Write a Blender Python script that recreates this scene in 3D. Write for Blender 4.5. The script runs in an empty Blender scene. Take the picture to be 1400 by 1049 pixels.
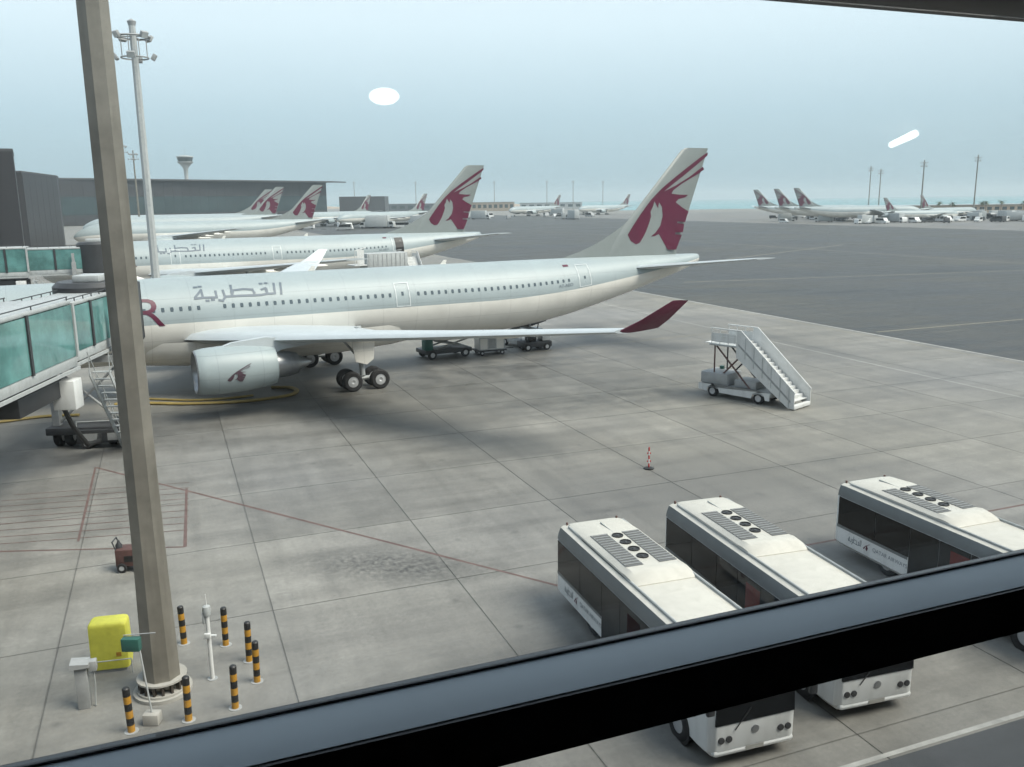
import bpy, bmesh, math, random
from mathutils import Vector, Matrix
R = math.radians
random.seed(7)
S = bpy.context.scene
COL = S.collection
# ------------------------------------------------------------------ camera
EYE = 12.8
cd = bpy.data.cameras.new('camera'); cam = bpy.data.objects.new('camera', cd); COL.objects.link(cam)
cd.sensor_width = 36.0; cd.lens = 36.0*1200/1400; cd.clip_start = 0.05; cd.clip_end = 30000
pt = math.atan(250/1200); ro = R(0.75)
fw = Vector((0, math.cos(pt), -math.sin(pt))); rt = Vector((1, 0, 0)); up = rt.cross(fw)
rr = rt*math.cos(ro)-up*math.sin(ro); uu = rt*math.sin(ro)+up*math.cos(ro)
cam.matrix_world = Matrix(((rr.x, uu.x, -fw.x, 0), (rr.y, uu.y, -fw.y, 0), (rr.z, uu.z, -fw.z, EYE), (0, 0, 0, 1)))
S.camera = cam
# ------------------------------------------------------------------ sky, sun, exposure
SUN_EL = R(54); SX, SY = 0.94, -0.34
w = bpy.data.worlds.new('World'); S.world = w; w.use_nodes = True
nt = w.node_tree; nt.nodes.clear()
sky = nt.nodes.new('ShaderNodeTexSky'); sky.sky_type = 'NISHITA'; sky.sun_disc = False
sky.sun_elevation = SUN_EL; sky.sun_rotation = math.atan2(SX, SY); sky.dust_density = 4.0; sky.air_density = 1.2
tc = nt.nodes.new('ShaderNodeTexCoord'); sep = nt.nodes.new('ShaderNodeSeparateXYZ')
rmp = nt.nodes.new('ShaderNodeValToRGB'); nt.links.new(tc.outputs['Generated'], sep.inputs[0]); nt.links.new(sep.outputs[2], rmp.inputs[0])
cr = rmp.color_ramp                                     # an even veil of thin high cloud, paler overhead
cr.elements[0].position = 0.0; cr.elements[0].color = (0.36, 0.50, 0.57, 1)
cr.elements[1].position = 1.0; cr.elements[1].color = (0.50, 0.62, 0.76, 1)
for p, c in ((0.09, (0.49, 0.64, 0.73)), (0.18, (0.72, 0.85, 0.93)), (0.28, (0.84, 0.93, 1.0)), (0.6, (0.68, 0.79, 0.92))):
    e = cr.elements.new(p); e.color = (*c, 1)
sc_ = nt.nodes.new('ShaderNodeVectorMath'); sc_.operation = 'SCALE'; sc_.inputs['Scale'].default_value = 0.09
nt.links.new(sky.outputs[0], sc_.inputs[0])
mx = nt.nodes.new('ShaderNodeMix'); mx.data_type = 'RGBA'; mx.inputs[0].default_value = 0.85
nt.links.new(sc_.outputs[0], mx.inputs[6]); nt.links.new(rmp.outputs[0], mx.inputs[7])
bg = nt.nodes.new('ShaderNodeBackground'); bg.inputs[1].default_value = 1.0
nt.links.new(mx.outputs[2], bg.inputs[0])
wo = nt.nodes.new('ShaderNodeOutputWorld'); nt.links.new(bg.outputs[0], wo.inputs[0])
sl = bpy.data.lights.new('sun', 'SUN'); sun = bpy.data.objects.new('sun', sl); COL.objects.link(sun)
sl.energy = 4.1; sl.angle = R(34); sl.color = (1.0, 0.93, 0.82)
hv = Vector((SX, SY)).normalized()*math.cos(SUN_EL)
sun.rotation_euler = Vector((hv.x, hv.y, math.sin(SUN_EL))).to_track_quat('Z', 'Y').to_euler()
sun.location = (60, -20, 90)
vs = S.view_settings; vs.view_transform = 'Standard'; vs.look = 'None'; vs.exposure = 0.42; vs.gamma = 1.0; vs.use_curve_mapping = False
S.cycles.max_bounces = 5; S.cycles.diffuse_bounces = 3; S.cycles.glossy_bounces = 3; S.cycles.transparent_max_bounces = 10; S.cycles.volume_bounces = 0
S.cycles.use_denoising = True; S.cycles.use_adaptive_sampling = True; S.cycles.adaptive_threshold = 0.025; S.cycles.adaptive_min_samples = 20
S.cycles.sample_clamp_indirect = 4.0

# ------------------------------------------------------------------ helpers
GA = R(21.3)                                            # the apron's joint grid
E1 = Vector((math.cos(GA), math.sin(GA), 0)); E2 = Vector((-E1.y, E1.x, 0))
def G(a, b, z=0.0): return E1*a + E2*b + Vector((0, 0, z))

class MB:
    def __init__(s): s.v = []; s.f = []; s.m = []; s.M = Matrix.Identity(4)
    def add(s, vs_, fs, m=0):
        o = len(s.v); s.v += [tuple(s.M @ Vector(p)) for p in vs_]
        for f in fs: s.f.append([o+i for i in f]); s.m.append(m)
    def box(s, x0, x1, y0, y1, z0, z1, m=0):
        s.add([(x0,y0,z0),(x1,y0,z0),(x1,y1,z0),(x0,y1,z0),(x0,y0,z1),(x1,y0,z1),(x1,y1,z1),(x0,y1,z1)],
              [(0,3,2,1),(4,5,6,7),(0,1,5,4),(1,2,6,5),(2,3,7,6),(3,0,4,7)], m)
    def cbox(s, x0, x1, y0, y1, z0, z1, b=0.03, m=0):   # a box with chamfered edges
        bm = bmesh.new(); bmesh.ops.create_cube(bm, size=1)
        for v in bm.verts: v.co = Vector(((x0+x1)/2+v.co.x*(x1-x0), (y0+y1)/2+v.co.y*(y1-y0), (z0+z1)/2+v.co.z*(z1-z0)))
        bmesh.ops.bevel(bm, geom=bm.edges[:], offset=min(b, .45*min(x1-x0, y1-y0, z1-z0)), segments=2, affect='EDGES', profile=.5)
        bm.verts.index_update()
        s.add([v.co[:] for v in bm.verts], [[v.index for v in f.verts] for f in bm.faces], m); bm.free()
    def loft(s, rings, m=0, caps=True, closed=True, mf=None):
        n = len(rings[0]); vs_ = [p for r in rings for p in r]; fs = []; ms = []
        for i in range(len(rings)-1):
            for j in range(n if closed else n-1):
                k = (j+1) % n
                fs.append((i*n+j, i*n+k, (i+1)*n+k, (i+1)*n+j)); ms.append(mf(i, j) if mf else m)
        if caps:
            fs.append(tuple(range(n-1, -1, -1))); ms.append(mf(0, 0) if mf else m)
            fs.append(tuple((len(rings)-1)*n+j for j in range(n))); ms.append(mf(len(rings)-2, 0) if mf else m)
        o = len(s.v); s.v += [tuple(s.M @ Vector(p)) for p in vs_]
        for f, k in zip(fs, ms): s.f.append([o+i for i in f]); s.m.append(k)
    def tube(s, p0, p1, r0, r1=None, n=8, m=0, caps=True):
        r1 = r0 if r1 is None else r1
        p0 = Vector(p0); p1 = Vector(p1); d = (p1-p0).normalized()
        a = d.orthogonal().normalized(); b = d.cross(a)
        s.loft([[p+(a*math.cos(2*math.pi*j/n)+b*math.sin(2*math.pi*j/n))*r for j in range(n)] for p, r in ((p0, r0), (p1, r1))], m, caps)
    def path(s, pts, r, n=6, m=0):
        for a, b in zip(pts[:-1], pts[1:]): s.tube(a, b, r, r, n, m)
    def lathe(s, prof, n=24, axis='x', c=(0, 0, 0), m=0, caps=True, mf=None):
        rings = []
        for t, r in prof:
            ring = []
            for j in range(n):
                u, v = math.cos(2*math.pi*j/n)*r, math.sin(2*math.pi*j/n)*r
                p = (t, u, v) if axis == 'x' else ((v, t, u) if axis == 'y' else (u, v, t))
                ring.append((c[0]+p[0], c[1]+p[1], c[2]+p[2]))
            rings.append(ring)
        s.loft(rings, m, caps, True, mf)
    def prism(s, poly, z0, z1, m=0):
        n = len(poly)
        s.add([(x, y, z0) for x, y in poly]+[(x, y, z1) for x, y in poly],
              [tuple(range(n-1, -1, -1)), tuple(range(n, 2*n))]+[(j, (j+1) % n, n+(j+1) % n, n+j) for j in range(n)], m)
    def yprism(s, poly, y0, y1, m=0):                   # a polygon in (x, z) given a thickness in y
        n = len(poly)
        s.add([(x, y0, z) for x, z in poly]+[(x, y1, z) for x, z in poly],
              [tuple(range(n)), tuple(range(2*n-1, n-1, -1))]+[(j, n+j, n+(j+1) % n, (j+1) % n) for j in range(n)], m)
    def mesh(s, name, mats, smooth=35):
        me = bpy.data.meshes.new(name); me.from_pydata(s.v, [], s.f); me.update()
        for k in (mats if isinstance(mats, (list, tuple)) else [mats]): me.materials.append(k)
        me.polygons.foreach_set('material_index', s.m)
        bm = bmesh.new(); bm.from_mesh(me); bmesh.ops.recalc_face_normals(bm, faces=bm.faces[:]); bm.to_mesh(me); bm.free()
        if smooth:
            me.polygons.foreach_set('use_smooth', [True]*len(me.polygons)); me.set_sharp_from_angle(angle=R(smooth))
        return me
    def build(s, name, mats, parent=None, smooth=35, kind=None):
        return obj(name, s.mesh(name, mats, smooth), parent, kind)

def obj(name, me, parent=None, kind=None):
    o = bpy.data.objects.new(name, me); COL.objects.link(o)
    if parent: o.parent = parent
    if kind: o['kind'] = kind
    return o
def thing(name, label, cat, loc=(0, 0, 0), rz=0.0, group=None, scale=1.0):
    o = bpy.data.objects.new(name, None); COL.objects.link(o); o.empty_display_size = .3
    o.location = loc; o.rotation_euler = (0, 0, rz); o.scale = (scale,)*3
    o['label'] = label; o['category'] = cat
    if group: o['group'] = group
    return o
def tag(o, label, cat, group=None):
    o['label'] = label; o['category'] = cat
    if group: o['group'] = group
    return o
def dup(src, loc=None, rz=None, label=None, scale=None, parent=None, skip=()):
    c = src.copy(); COL.objects.link(c)
    if parent: c.parent = parent
    if loc is not None: c.location = loc
    if rz is not None: c.rotation_euler = (0, 0, rz)
    if scale is not None: c.scale = (scale,)*3
    if label: c['label'] = label
    for ch in list(src.children):
        if ch.name.split('.')[0] not in skip: dup(ch, parent=c, skip=skip)
    return c

# ------------------------------------------------------------------ materials
def mat(name, col, rough=.5, metal=0., var=.12, scale=3., bump=0., spec=.5, emit=0., dirt=0., coord='Object'):
    m = bpy.data.materials.new(name); m.use_nodes = True; t = m.node_tree; b = t.nodes['Principled BSDF']
    b.inputs['Roughness'].default_value = rough; b.inputs['Metallic'].default_value = metal
    b.inputs['Specular IOR Level'].default_value = spec; b.inputs['Base Color'].default_value = (*col, 1)
    tc = t.nodes.new('ShaderNodeTexCoord'); nz = t.nodes.new('ShaderNodeTexNoise')
    nz.inputs['Scale'].default_value = scale; nz.inputs['Detail'].default_value = 6; nz.inputs['Roughness'].default_value = .6
    t.links.new(tc.outputs[coord], nz.inputs['Vector'])
    mp = t.nodes.new('ShaderNodeMapRange'); mp.inputs[1].default_value = .3; mp.inputs[2].default_value = .7
    mp.inputs[3].default_value = 1-var; mp.inputs[4].default_value = 1+var*.6
    t.links.new(nz.outputs[0], mp.inputs[0])
    sc = t.nodes.new('ShaderNodeVectorMath'); sc.operation = 'SCALE'; sc.inputs[0].default_value = col
    t.links.new(mp.outputs[0], sc.inputs['Scale'])
    last = sc.outputs[0]
    if dirt:                                            # streaks of grime running down the surface
        mg = t.nodes.new('ShaderNodeMapping'); mg.inputs['Scale'].default_value = (5*scale/3, 5*scale/3, .5*scale/3)
        n2 = t.nodes.new('ShaderNodeTexNoise'); n2.inputs['Scale'].default_value = 1.0; n2.inputs['Detail'].default_value = 5
        t.links.new(tc.outputs[coord], mg.inputs[0]); t.links.new(mg.outputs[0], n2.inputs['Vector'])
        m2 = t.nodes.new('ShaderNodeMapRange'); m2.inputs[1].default_value = .5; m2.inputs[2].default_value = .75; m2.inputs[3].default_value = 0; m2.inputs[4].default_value = dirt
        t.links.new(n2.outputs[0], m2.inputs[0])
        mi = t.nodes.new('ShaderNodeMix'); mi.data_type = 'RGBA'; mi.inputs[7].default_value = (col[0]*.35, col[1]*.33, col[2]*.28, 1)
        t.links.new(m2.outputs[0], mi.inputs[0]); t.links.new(last, mi.inputs[6]); last = mi.outputs[2]
    t.links.new(last, b.inputs['Base Color'])
    if bump:
        bp = t.nodes.new('ShaderNodeBump'); bp.inputs['Strength'].default_value = bump; bp.inputs['Distance'].default_value = .01
        n3 = t.nodes.new('ShaderNodeTexNoise'); n3.inputs['Scale'].default_value = scale*8; n3.inputs['Detail'].default_value = 4
        t.links.new(tc.outputs[coord], n3.inputs['Vector']); t.links.new(n3.outputs[0], bp.inputs['Height']); t.links.new(bp.outputs[0], b.inputs['Normal'])
    if emit:
        b.inputs['Emission Color'].default_value = (*col, 1); b.inputs['Emission Strength'].default_value = emit
    return m
M = {}
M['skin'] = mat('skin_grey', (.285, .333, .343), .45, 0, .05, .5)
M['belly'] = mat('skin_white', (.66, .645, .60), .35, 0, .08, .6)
M['fin'] = mat('fin_grey', (.195, .218, .213), .35, 0, .07, .6)
M['maroon'] = mat('maroon', (.085, .007, .029), .4, 0, .15, 1.)
M['wing'] = mat('wing_grey', (.44, .48, .50), .38, 0, .08, .8)
M['emblem'] = mat('engine_emblem', (.07, .04, .055), .5)
M['letter'] = mat('letter_grey', (.10, .13, .16), .5)
M['winglass'] = mat('cabin_glass', (.07, .095, .11), .2)
M['line'] = mat('door_line', (.56, .60, .61), .5)
M['steel'] = mat('steel', (.34, .35, .36), .35, .8, .15)
M['dark'] = mat('dark_metal', (.035, .037, .04), .5)
M['tyre'] = mat('tyre', (.018, .018, .019), .85)
M['rim'] = mat('rim', (.45, .46, .47), .4, .3)
M['white'] = mat('white_paint', (.60, .61, .60), .4, 0, .06, 2., dirt=.25)
M['cream'] = mat('roof_white', (.50, .485, .435), .45, 0, .07, 2., dirt=.14)
M['buswhite'] = mat('bus_side_white', (.66, .68, .68), .35, 0, .05, 2., dirt=.2)
M['busgrey'] = mat('bus_grey', (.15, .165, .17), .4, 0, .08, 2.)
M['busglass'] = mat('bus_glass', (.008, .009, .01), .06, 0, .2, 1.5, spec=.3)
M['redglass'] = mat('red_door', (.16, .02, .02), .25)
M['grille'] = mat('grille_grey', (.13, .135, .135), .5, .2, .15, 4.)
M['grille2'] = mat('slat_grey', (.21, .215, .21), .5)
M['mast'] = mat('galvanised', (.235, .222, .192), .42, .3, .25, 1.2, bump=.2, dirt=.5)
M['slot'] = mat('rib_brown', (.05, .042, .034), .6)
M['grey'] = mat('mid_grey', (.30, .31, .31), .5, 0, .15)
M['lgrey'] = mat('light_grey', (.38, .40, .40), .45, 0, .12, 3., dirt=.25)
M['yellow'] = mat('yellow_cover', (.60, .58, .075), .55, 0, .12, 4., dirt=.12)
M['ochre'] = mat('ochre_yellow', (.40, .205, .02), .5, 0, .15, 5.)
M['black'] = mat('black', (.015, .015, .015), .5)
M['hose'] = mat('hose_yellow', (.27, .20, .06), .6, 0, .2, 2.)
M['green'] = mat('green_box', (.03, .11, .09), .5)
M['red'] = mat('red_paint', (.42, .03, .03), .5)
M['rust'] = mat('rust_red', (.095, .048, .042), .6, 0, .25, 6.)
M['facade'] = mat('facade_dark', (.038, .038, .042), .45, .2, .12, .15, dirt=.15)
M['facade2'] = mat('facade_mid', (.08, .083, .088), .5, .1, .15, .1)
M['fglass'] = mat('facade_glass', (.03, .048, .052), .12, 0, .3, .05)
M['teal'] = mat('teal_glass', (.105, .235, .225), .06, 0, .55, .5)
M['conc'] = mat('concrete', (.34, .33, .30), .8, 0, .15, 2., .3)
M['tan'] = mat('tan_wall', (.34, .27, .20), .8, 0, .15, .05)
M['palm'] = mat('palm_leaf', (.06, .085, .035), .7)
M['trunk'] = mat('palm_trunk', (.16, .12, .08), .9)
M['orange'] = mat('orange_paint', (.55, .27, .05), .5)
M['rail'] = mat('rail_aluminium', (.37, .42, .45), .62, 0, .06, 2.)
M['railblack'] = mat('rail_black', (.012, .013, .015), .5)
M['head'] = mat('head_brown', (.13, .12, .115), .6)
M['room'] = mat('room_wall', (.06, .06, .062), .8)
M['lamp'] = mat('lamp_glass', (1, .97, .9), .5, emit=8.)
M['solar'] = mat('flood_glass', (.5, .52, .52), .2)

def panel_joints(m, step):
    t = m.node_tree; b = t.nodes['Principled BSDF']; src = b.inputs['Base Color'].links[0].from_socket
    tc = t.nodes.new('ShaderNodeTexCoord'); br = t.nodes.new('ShaderNodeSeparateXYZ'); t.links.new(tc.outputs['Object'], br.inputs[0])
    out = None
    for ax, st in ((0, step), (2, 1.35)):
        d = t.nodes.new('ShaderNodeMath'); d.operation = 'DIVIDE'; d.inputs[1].default_value = st; t.links.new(br.outputs[ax], d.inputs[0])
        f = t.nodes.new('ShaderNodeMath'); f.operation = 'FRACT'; t.links.new(d.outputs[0], f.inputs[0])
        r = t.nodes.new('ShaderNodeMapRange'); r.inputs[1].default_value = .004/st*2; r.inputs[2].default_value = .05/st; r.inputs[3].default_value = .78; r.inputs[4].default_value = 1.0; t.links.new(f.outputs[0], r.inputs[0])
        if out is None: out = r.outputs[0]
        else:
            q = t.nodes.new('ShaderNodeMath'); q.operation = 'MULTIPLY'; t.links.new(out, q.inputs[0]); t.links.new(r.outputs[0], q.inputs[1]); out = q.outputs[0]
    sc = t.nodes.new('ShaderNodeVectorMath'); sc.operation = 'SCALE'; t.links.new(src, sc.inputs[0]); t.links.new(out, sc.inputs['Scale']); t.links.new(sc.outputs[0], b.inputs['Base Color'])
for k_ in ('skin', 'belly'): panel_joints(M[k_], 2.65)
def ground_mat(name, base, joint=True, marks_and_sunpatch=(), slabvar=.1, streak=.3, spots=True, big=(.84, 1.12)):
    m = bpy.data.materials.new(name); m.use_nodes = True; t = m.node_tree; b = t.nodes['Principled BSDF']; L = t.links
    b.inputs['Roughness'].default_value = .72; b.inputs['Specular IOR Level'].default_value = .35
    def N(k, **kw):
        x = t.nodes.new(k)
        for a, v in kw.items(): setattr(x, a, v)
        return x
    def math_(op, a, c=None):
        x = N('ShaderNodeMath', operation=op)
        for i, v in enumerate((a, c)):
            if v is None: continue
            if isinstance(v, (int, float)): x.inputs[i].default_value = v
            else: L.new(v, x.inputs[i])
        return x.outputs[0]
    def rng(v, a, c, d, e):
        x = N('ShaderNodeMapRange'); L.new(v, x.inputs[0])
        for i, q in zip((1, 2, 3, 4), (a, c, d, e)): x.inputs[i].default_value = q
        return x.outputs[0]
    def noise(scale, det=6, rough=.6, vec=None, st=None):
        x = N('ShaderNodeTexNoise'); x.inputs['Scale'].default_value = scale; x.inputs['Detail'].default_value = det; x.inputs['Roughness'].default_value = rough
        v = vec
        if st:
            mg = N('ShaderNodeMapping'); mg.inputs['Scale'].default_value = st; L.new(vec, mg.inputs[0]); v = mg.outputs[0]
        L.new(v, x.inputs['Vector']); return x.outputs[0]
    geo = N('ShaderNodeNewGeometry')
    mp = N('ShaderNodeMapping'); mp.inputs['Rotation'].default_value = (0, 0, -GA); L.new(geo.outputs['Position'], mp.inputs[0])
    P = mp.outputs[0]
    f = rng(noise(.05, 6, .62, P), .34, .66, *big)
    f = math_('MULTIPLY', f, rng(noise(.6, 9, .7, P), .34, .66, .84, 1.12))
    f = math_('MULTIPLY', f, rng(noise(7, 5, .7, P), .34, .66, .88, 1.08))
    f = math_('MULTIPLY', f, rng(noise(1, 7, .65, P, (.03, .5, 1)), .44, .68, 1.04, 1-streak))
    f = math_('MULTIPLY', f, rng(noise(1, 7, .65, P, (.8, .04, 1)), .46, .70, 1.03, 1-streak*.7))
    if slabvar:
        sn = N('ShaderNodeVectorMath', operation='SUBTRACT'); sn.inputs[1].default_value = (2.25, 27.2, 0); L.new(P, sn.inputs[0])
        dv = N('ShaderNodeVectorMath', operation='SCALE'); dv.inputs['Scale'].default_value = 1/6.2; L.new(sn.outputs[0], dv.inputs[0])
        fl = N('ShaderNodeVectorMath', operation='FLOOR'); L.new(dv.outputs[0], fl.inputs[0])
        sx = N('ShaderNodeSeparateXYZ'); L.new(fl.outputs[0], sx.inputs[0]); cx = N('ShaderNodeCombineXYZ'); L.new(sx.outputs[0], cx.inputs[0]); L.new(sx.outputs[1], cx.inputs[1])
        wn = N('ShaderNodeTexWhiteNoise', noise_dimensions='2D'); L.new(cx.outputs[0], wn.inputs['Vector'])
        f = math_('MULTIPLY', f, rng(wn.outputs['Value'], 0, 1, 1-slabvar, 1+slabvar*.6))
        if joint:
            fr = N('ShaderNodeVectorMath', operation='FRACTION'); L.new(dv.outputs[0], fr.inputs[0])
            sf = N('ShaderNodeSeparateXYZ'); L.new(fr.outputs[0], sf.inputs[0])
            for k in (0, 1):
                dd = math_('ABSOLUTE', math_('SUBTRACT', sf.outputs[k], .5))
                f = math_('MULTIPLY', f, rng(dd, .4925, .4985, 1.0, .62))
    for (x, y, ax, ay, ang, st, ns) in marks_and_sunpatch:          # oil and rubber marks, darker areas, a painted sunlit patch
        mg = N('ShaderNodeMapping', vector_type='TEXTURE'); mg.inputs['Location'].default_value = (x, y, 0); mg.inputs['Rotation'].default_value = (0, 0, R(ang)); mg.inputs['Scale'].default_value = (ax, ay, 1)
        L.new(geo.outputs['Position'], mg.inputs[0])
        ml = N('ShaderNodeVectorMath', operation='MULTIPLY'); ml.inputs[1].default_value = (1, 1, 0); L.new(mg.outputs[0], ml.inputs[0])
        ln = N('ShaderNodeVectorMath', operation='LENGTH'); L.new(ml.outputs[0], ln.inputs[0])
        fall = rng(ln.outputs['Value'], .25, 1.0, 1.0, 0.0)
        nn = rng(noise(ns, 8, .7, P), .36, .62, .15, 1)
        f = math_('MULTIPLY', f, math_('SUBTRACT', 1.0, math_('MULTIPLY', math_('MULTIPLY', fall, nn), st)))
    if spots:
        vo = N('ShaderNodeTexVoronoi'); vo.inputs['Scale'].default_value = .55; L.new(P, vo.inputs['Vector'])
        f = math_('MULTIPLY', f, rng(vo.outputs['Distance'], .03, .12, .72, 1.0))
    hue = N('ShaderNodeMix', data_type='RGBA'); L.new(rng(noise(.035, 3, .5, P), .35, .65, 0, 1), hue.inputs[0])
    hue.inputs[6].default_value = (*base, 1); hue.inputs[7].default_value = (base[0]*.97, base[1]*1.0, base[2]*1.09, 1)
    sc = N('ShaderNodeVectorMath', operation='SCALE'); L.new(hue.outputs[2], sc.inputs[0]); L.new(f, sc.inputs['Scale'])
    L.new(sc.outputs[0], b.inputs['Base Color'])
    L.new(rng(f, .5, 1.1, .5, .82), b.inputs['Roughness'])
    bp = N('ShaderNodeBump'); bp.inputs['Strength'].default_value = .25; bp.inputs['Distance'].default_value = .01
    L.new(noise(14, 5, .7, P), bp.inputs['Height']); L.new(bp.outputs[0], b.inputs['Normal'])
    return m
ST = [(-4.4, 29.6, 4.8, 1.9, -8, .7, 4.5), (-14, 56, 15, 6, 18, .55, .5), (6, 57, 15, 6.5, 20, .5, .5), (-24, 46, 12, 6, 20, .6, .4),
      (-3, 67, 20, 7, 25, .6, .5), (12, 57, 8, 3, 20, .35, .7), (1.5, 24.5, 5, 2.2, 25, .35, .5), (24, 78, 18, 4, 110, .2, .5), (3, 47, 10, 2, 40, .25, .6), (10, 40, 14, 6, 21, .22, .6), (0, 21, 4, 6, 10, .3, .6), (4, 63, 30, 11, 24, .32, .13), (-15, 27, 9, 9, 0, -.22, .2)]  # last entry paints sunlit brightening into the concrete colour
AST = [(75, 150, 90, 12, 12, .6, .3), (120, 110, 90, 9, 5, .6, .3), (70, 95, 40, 7, 15, .55, .3), (60, 260, 120, 14, 8, .5, .15), (170, 210, 120, 12, 3, .55, .2), (45, 120, 40, 6, -12, .5, .3), (95, 128, 60, 4, -4, .5, .3)]
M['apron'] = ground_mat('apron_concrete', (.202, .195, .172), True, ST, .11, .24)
M['asphalt'] = ground_mat('taxiway_asphalt', (.072, .074, .068), False, AST, .0, .6, False, (.66, 1.2))
M['far'] = ground_mat('far_apron_concrete', (.175, .17, .155), True, (), .1, .4, False)
M['roadmat'] = ground_mat('road_asphalt', (.062, .066, .068), False, (), 0, .2)
def paint(name, col): 
    m = mat(name, col, .7, 0, .3, 1.5); return m
M['pwhite'] = paint('line_white', (.33, .33, .31)); M['pred'] = paint('line_red', (.125, .08, .072)); M['pyel'] = paint('line_yellow', (.20, .185, .14))
sea = bpy.data.materials.new('sea_water'); sea.use_nodes = True
b_ = sea.node_tree.nodes['Principled BSDF']; b_.inputs['Base Color'].default_value = (.05, .20, .21, 1); b_.inputs['Roughness'].default_value = .25
wv = sea.node_tree.nodes.new('ShaderNodeTexNoise'); wv.inputs['Scale'].default_value = .05; bpn = sea.node_tree.nodes.new('ShaderNodeBump'); bpn.inputs['Strength'].default_value = .6
tcn = sea.node_tree.nodes.new('ShaderNodeTexCoord'); sea.node_tree.links.new(tcn.outputs['Object'], wv.inputs['Vector'])
sea.node_tree.links.new(wv.outputs[0], bpn.inputs['Height']); sea.node_tree.links.new(bpn.outputs[0], b_.inputs['Normal'])
pane_mat = bpy.data.materials.new('window_glass'); pane_mat.use_nodes = True; t_ = pane_mat.node_tree; t_.nodes.clear()
o_ = t_.nodes.new('ShaderNodeOutputMaterial'); mm = t_.nodes.new('ShaderNodeMixShader'); tr = t_.nodes.new('ShaderNodeBsdfTransparent'); gl = t_.nodes.new('ShaderNodeBsdfGlossy'); fr_ = t_.nodes.new('ShaderNodeFresnel')
fr_.inputs[0].default_value = 1.45; gl.inputs['Roughness'].default_value = 0.0; tr.inputs[0].default_value = (.97, .985, .98, 1)
bk_ = t_.nodes.new('ShaderNodeNewGeometry'); ior = t_.nodes.new('ShaderNodeMapRange'); ior.inputs[3].default_value = 1.45; ior.inputs[4].default_value = 1/1.45
t_.links.new(bk_.outputs['Backfacing'], ior.inputs[0]); t_.links.new(ior.outputs[0], fr_.inputs[0])
t_.links.new(fr_.outputs[0], mm.inputs[0]); t_.links.new(tr.outputs[0], mm.inputs[1]); t_.links.new(gl.outputs[0], mm.inputs[2]); t_.links.new(mm.outputs[0], o_.inputs[0])

# ------------------------------------------------------------------ the ground
ZB = -0.012
def sheet(name, pts, m, z, kind='structure', parent=None):
    mb = MB(); mb.add([(p[0], p[1], z) for p in pts], [tuple(range(len(pts)))]); return mb.build(name, m, parent, 0, kind)
def gsheet(name, a0, a1, b0, b1, m, z, **k): return sheet(name, [G(a0, b0), G(a1, b0), G(a1, b1), G(a0, b1)], m, z, **k)
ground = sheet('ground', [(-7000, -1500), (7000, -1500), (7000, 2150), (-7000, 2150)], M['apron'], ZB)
sheet('sea', [(130, 1050), (9000, 1050), (9000, 9500), (-9000, 9500), (-9000, 2120), (130, 2120)], sea, ZB+.003)
gsheet('taxiway', 61.5, 285, -300, 900, M['asphalt'], ZB+.006)
gsheet('remote_apron', 285, 900, -300, 700, M['far'], ZB+.004)
gsheet('road', -60, 90, 1.9, 13.75, M['roadmat'], 0.005)
# concrete slabs with recessed joints
sm = MB(); h = 3.09
sm.add([(-h, -h, ZB), (h, -h, ZB), (h, h, ZB), (-h, h, ZB), (-h, -h, -.004), (h, -h, -.004), (h, h, -.004), (-h, h, -.004), (-h+.012, -h+.012, 0), (h-.012, -h+.012, 0), (h-.012, h-.012, 0), (-h+.012, h-.012, 0)],
       [(8, 9, 10, 11)]+[(i, (i+1) % 4, 4+(i+1) % 4, 4+i) for i in range(4)]+[(4+i, 4+(i+1) % 4, 8+(i+1) % 4, 8+i) for i in range(4)])
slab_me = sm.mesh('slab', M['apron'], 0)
for i in range(-6, 9):
    for j in range(-3, 8):
        ca, cb = 2.25+6.2*(i+.5), 27.2+6.2*(j+.5)
        p = G(ca, cb)
        if abs(p.x) > p.y*.66+6 or cb < 8.0 or ca > 58: continue
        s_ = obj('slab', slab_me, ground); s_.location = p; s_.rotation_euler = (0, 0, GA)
def stripe(name, a, b, wd, m, z=.004, parent=None):
    a = Vector((a[0], a[1], 0)); b = Vector((b[0], b[1], 0)); n_ = (b-a).normalized().cross(Vector((0, 0, 1)))*wd/2
    n = max(2, int((b-a).length/4)); mb = MB()
    for k in range(n):
        p = a+(b-a)*k/n; q = a+(b-a)*(k+1)/n
        j0 = 1+.18*random.uniform(-1, 1); j1 = 1+.18*random.uniform(-1, 1)
        mb.add([(p+n_*j0+Vector((0, 0, z)))[:], (q+n_*j1+Vector((0, 0, z)))[:], (q-n_*j1+Vector((0, 0, z)))[:], (p-n_*j0+Vector((0, 0, z)))[:]], [(0, 1, 2, 3)])
    return mb.build(name, m, parent, 0, 'structure')
e_ = G(-40, 13.9); stripe('white_road_line', G(-55, 13.9), G(85, 13.9), .16, M['pwhite'], .009)
stripe('red_line', (-20.9, 42.2), (1.9, 27.45), .13, M['pred'])
stripe('red_line', (1.9, 27.45), (28, 37.6), .13, M['pred'], .005)
stripe('red_line', (-15.07, 38.68), (-12.58, 31.61), .12, M['pred'], .005)
stripe('red_line', (-21, 31.35), (-12.58, 31.61), .12, M['pred'], .006)
stripe('red_line', (-20.9, 42.2), (-17.0, 32.3), .1, M['pred'], .007)
for k in range(9):
    y = 32.2+k*.82; stripe('red_hatching', (-23.5+.1*k, y-.7), (-13.1-.27*k, y+1.2-.05*k), .06, M['pred'], .008)
for a, m_, wd, z in ((61.7, 'pwhite', .3, ZB+.010), (60.6, 'pyel', .15, ZB+.004), (50.5, 'pwhite', .12, .004)): stripe('edge_line', G(a, -30), G(a, 260), wd, M[m_], z)
tl = MB(); pts = [G(60+t*2.2, 65+.0011*t*t*t*.12) for t in range(0, 13)]
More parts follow.
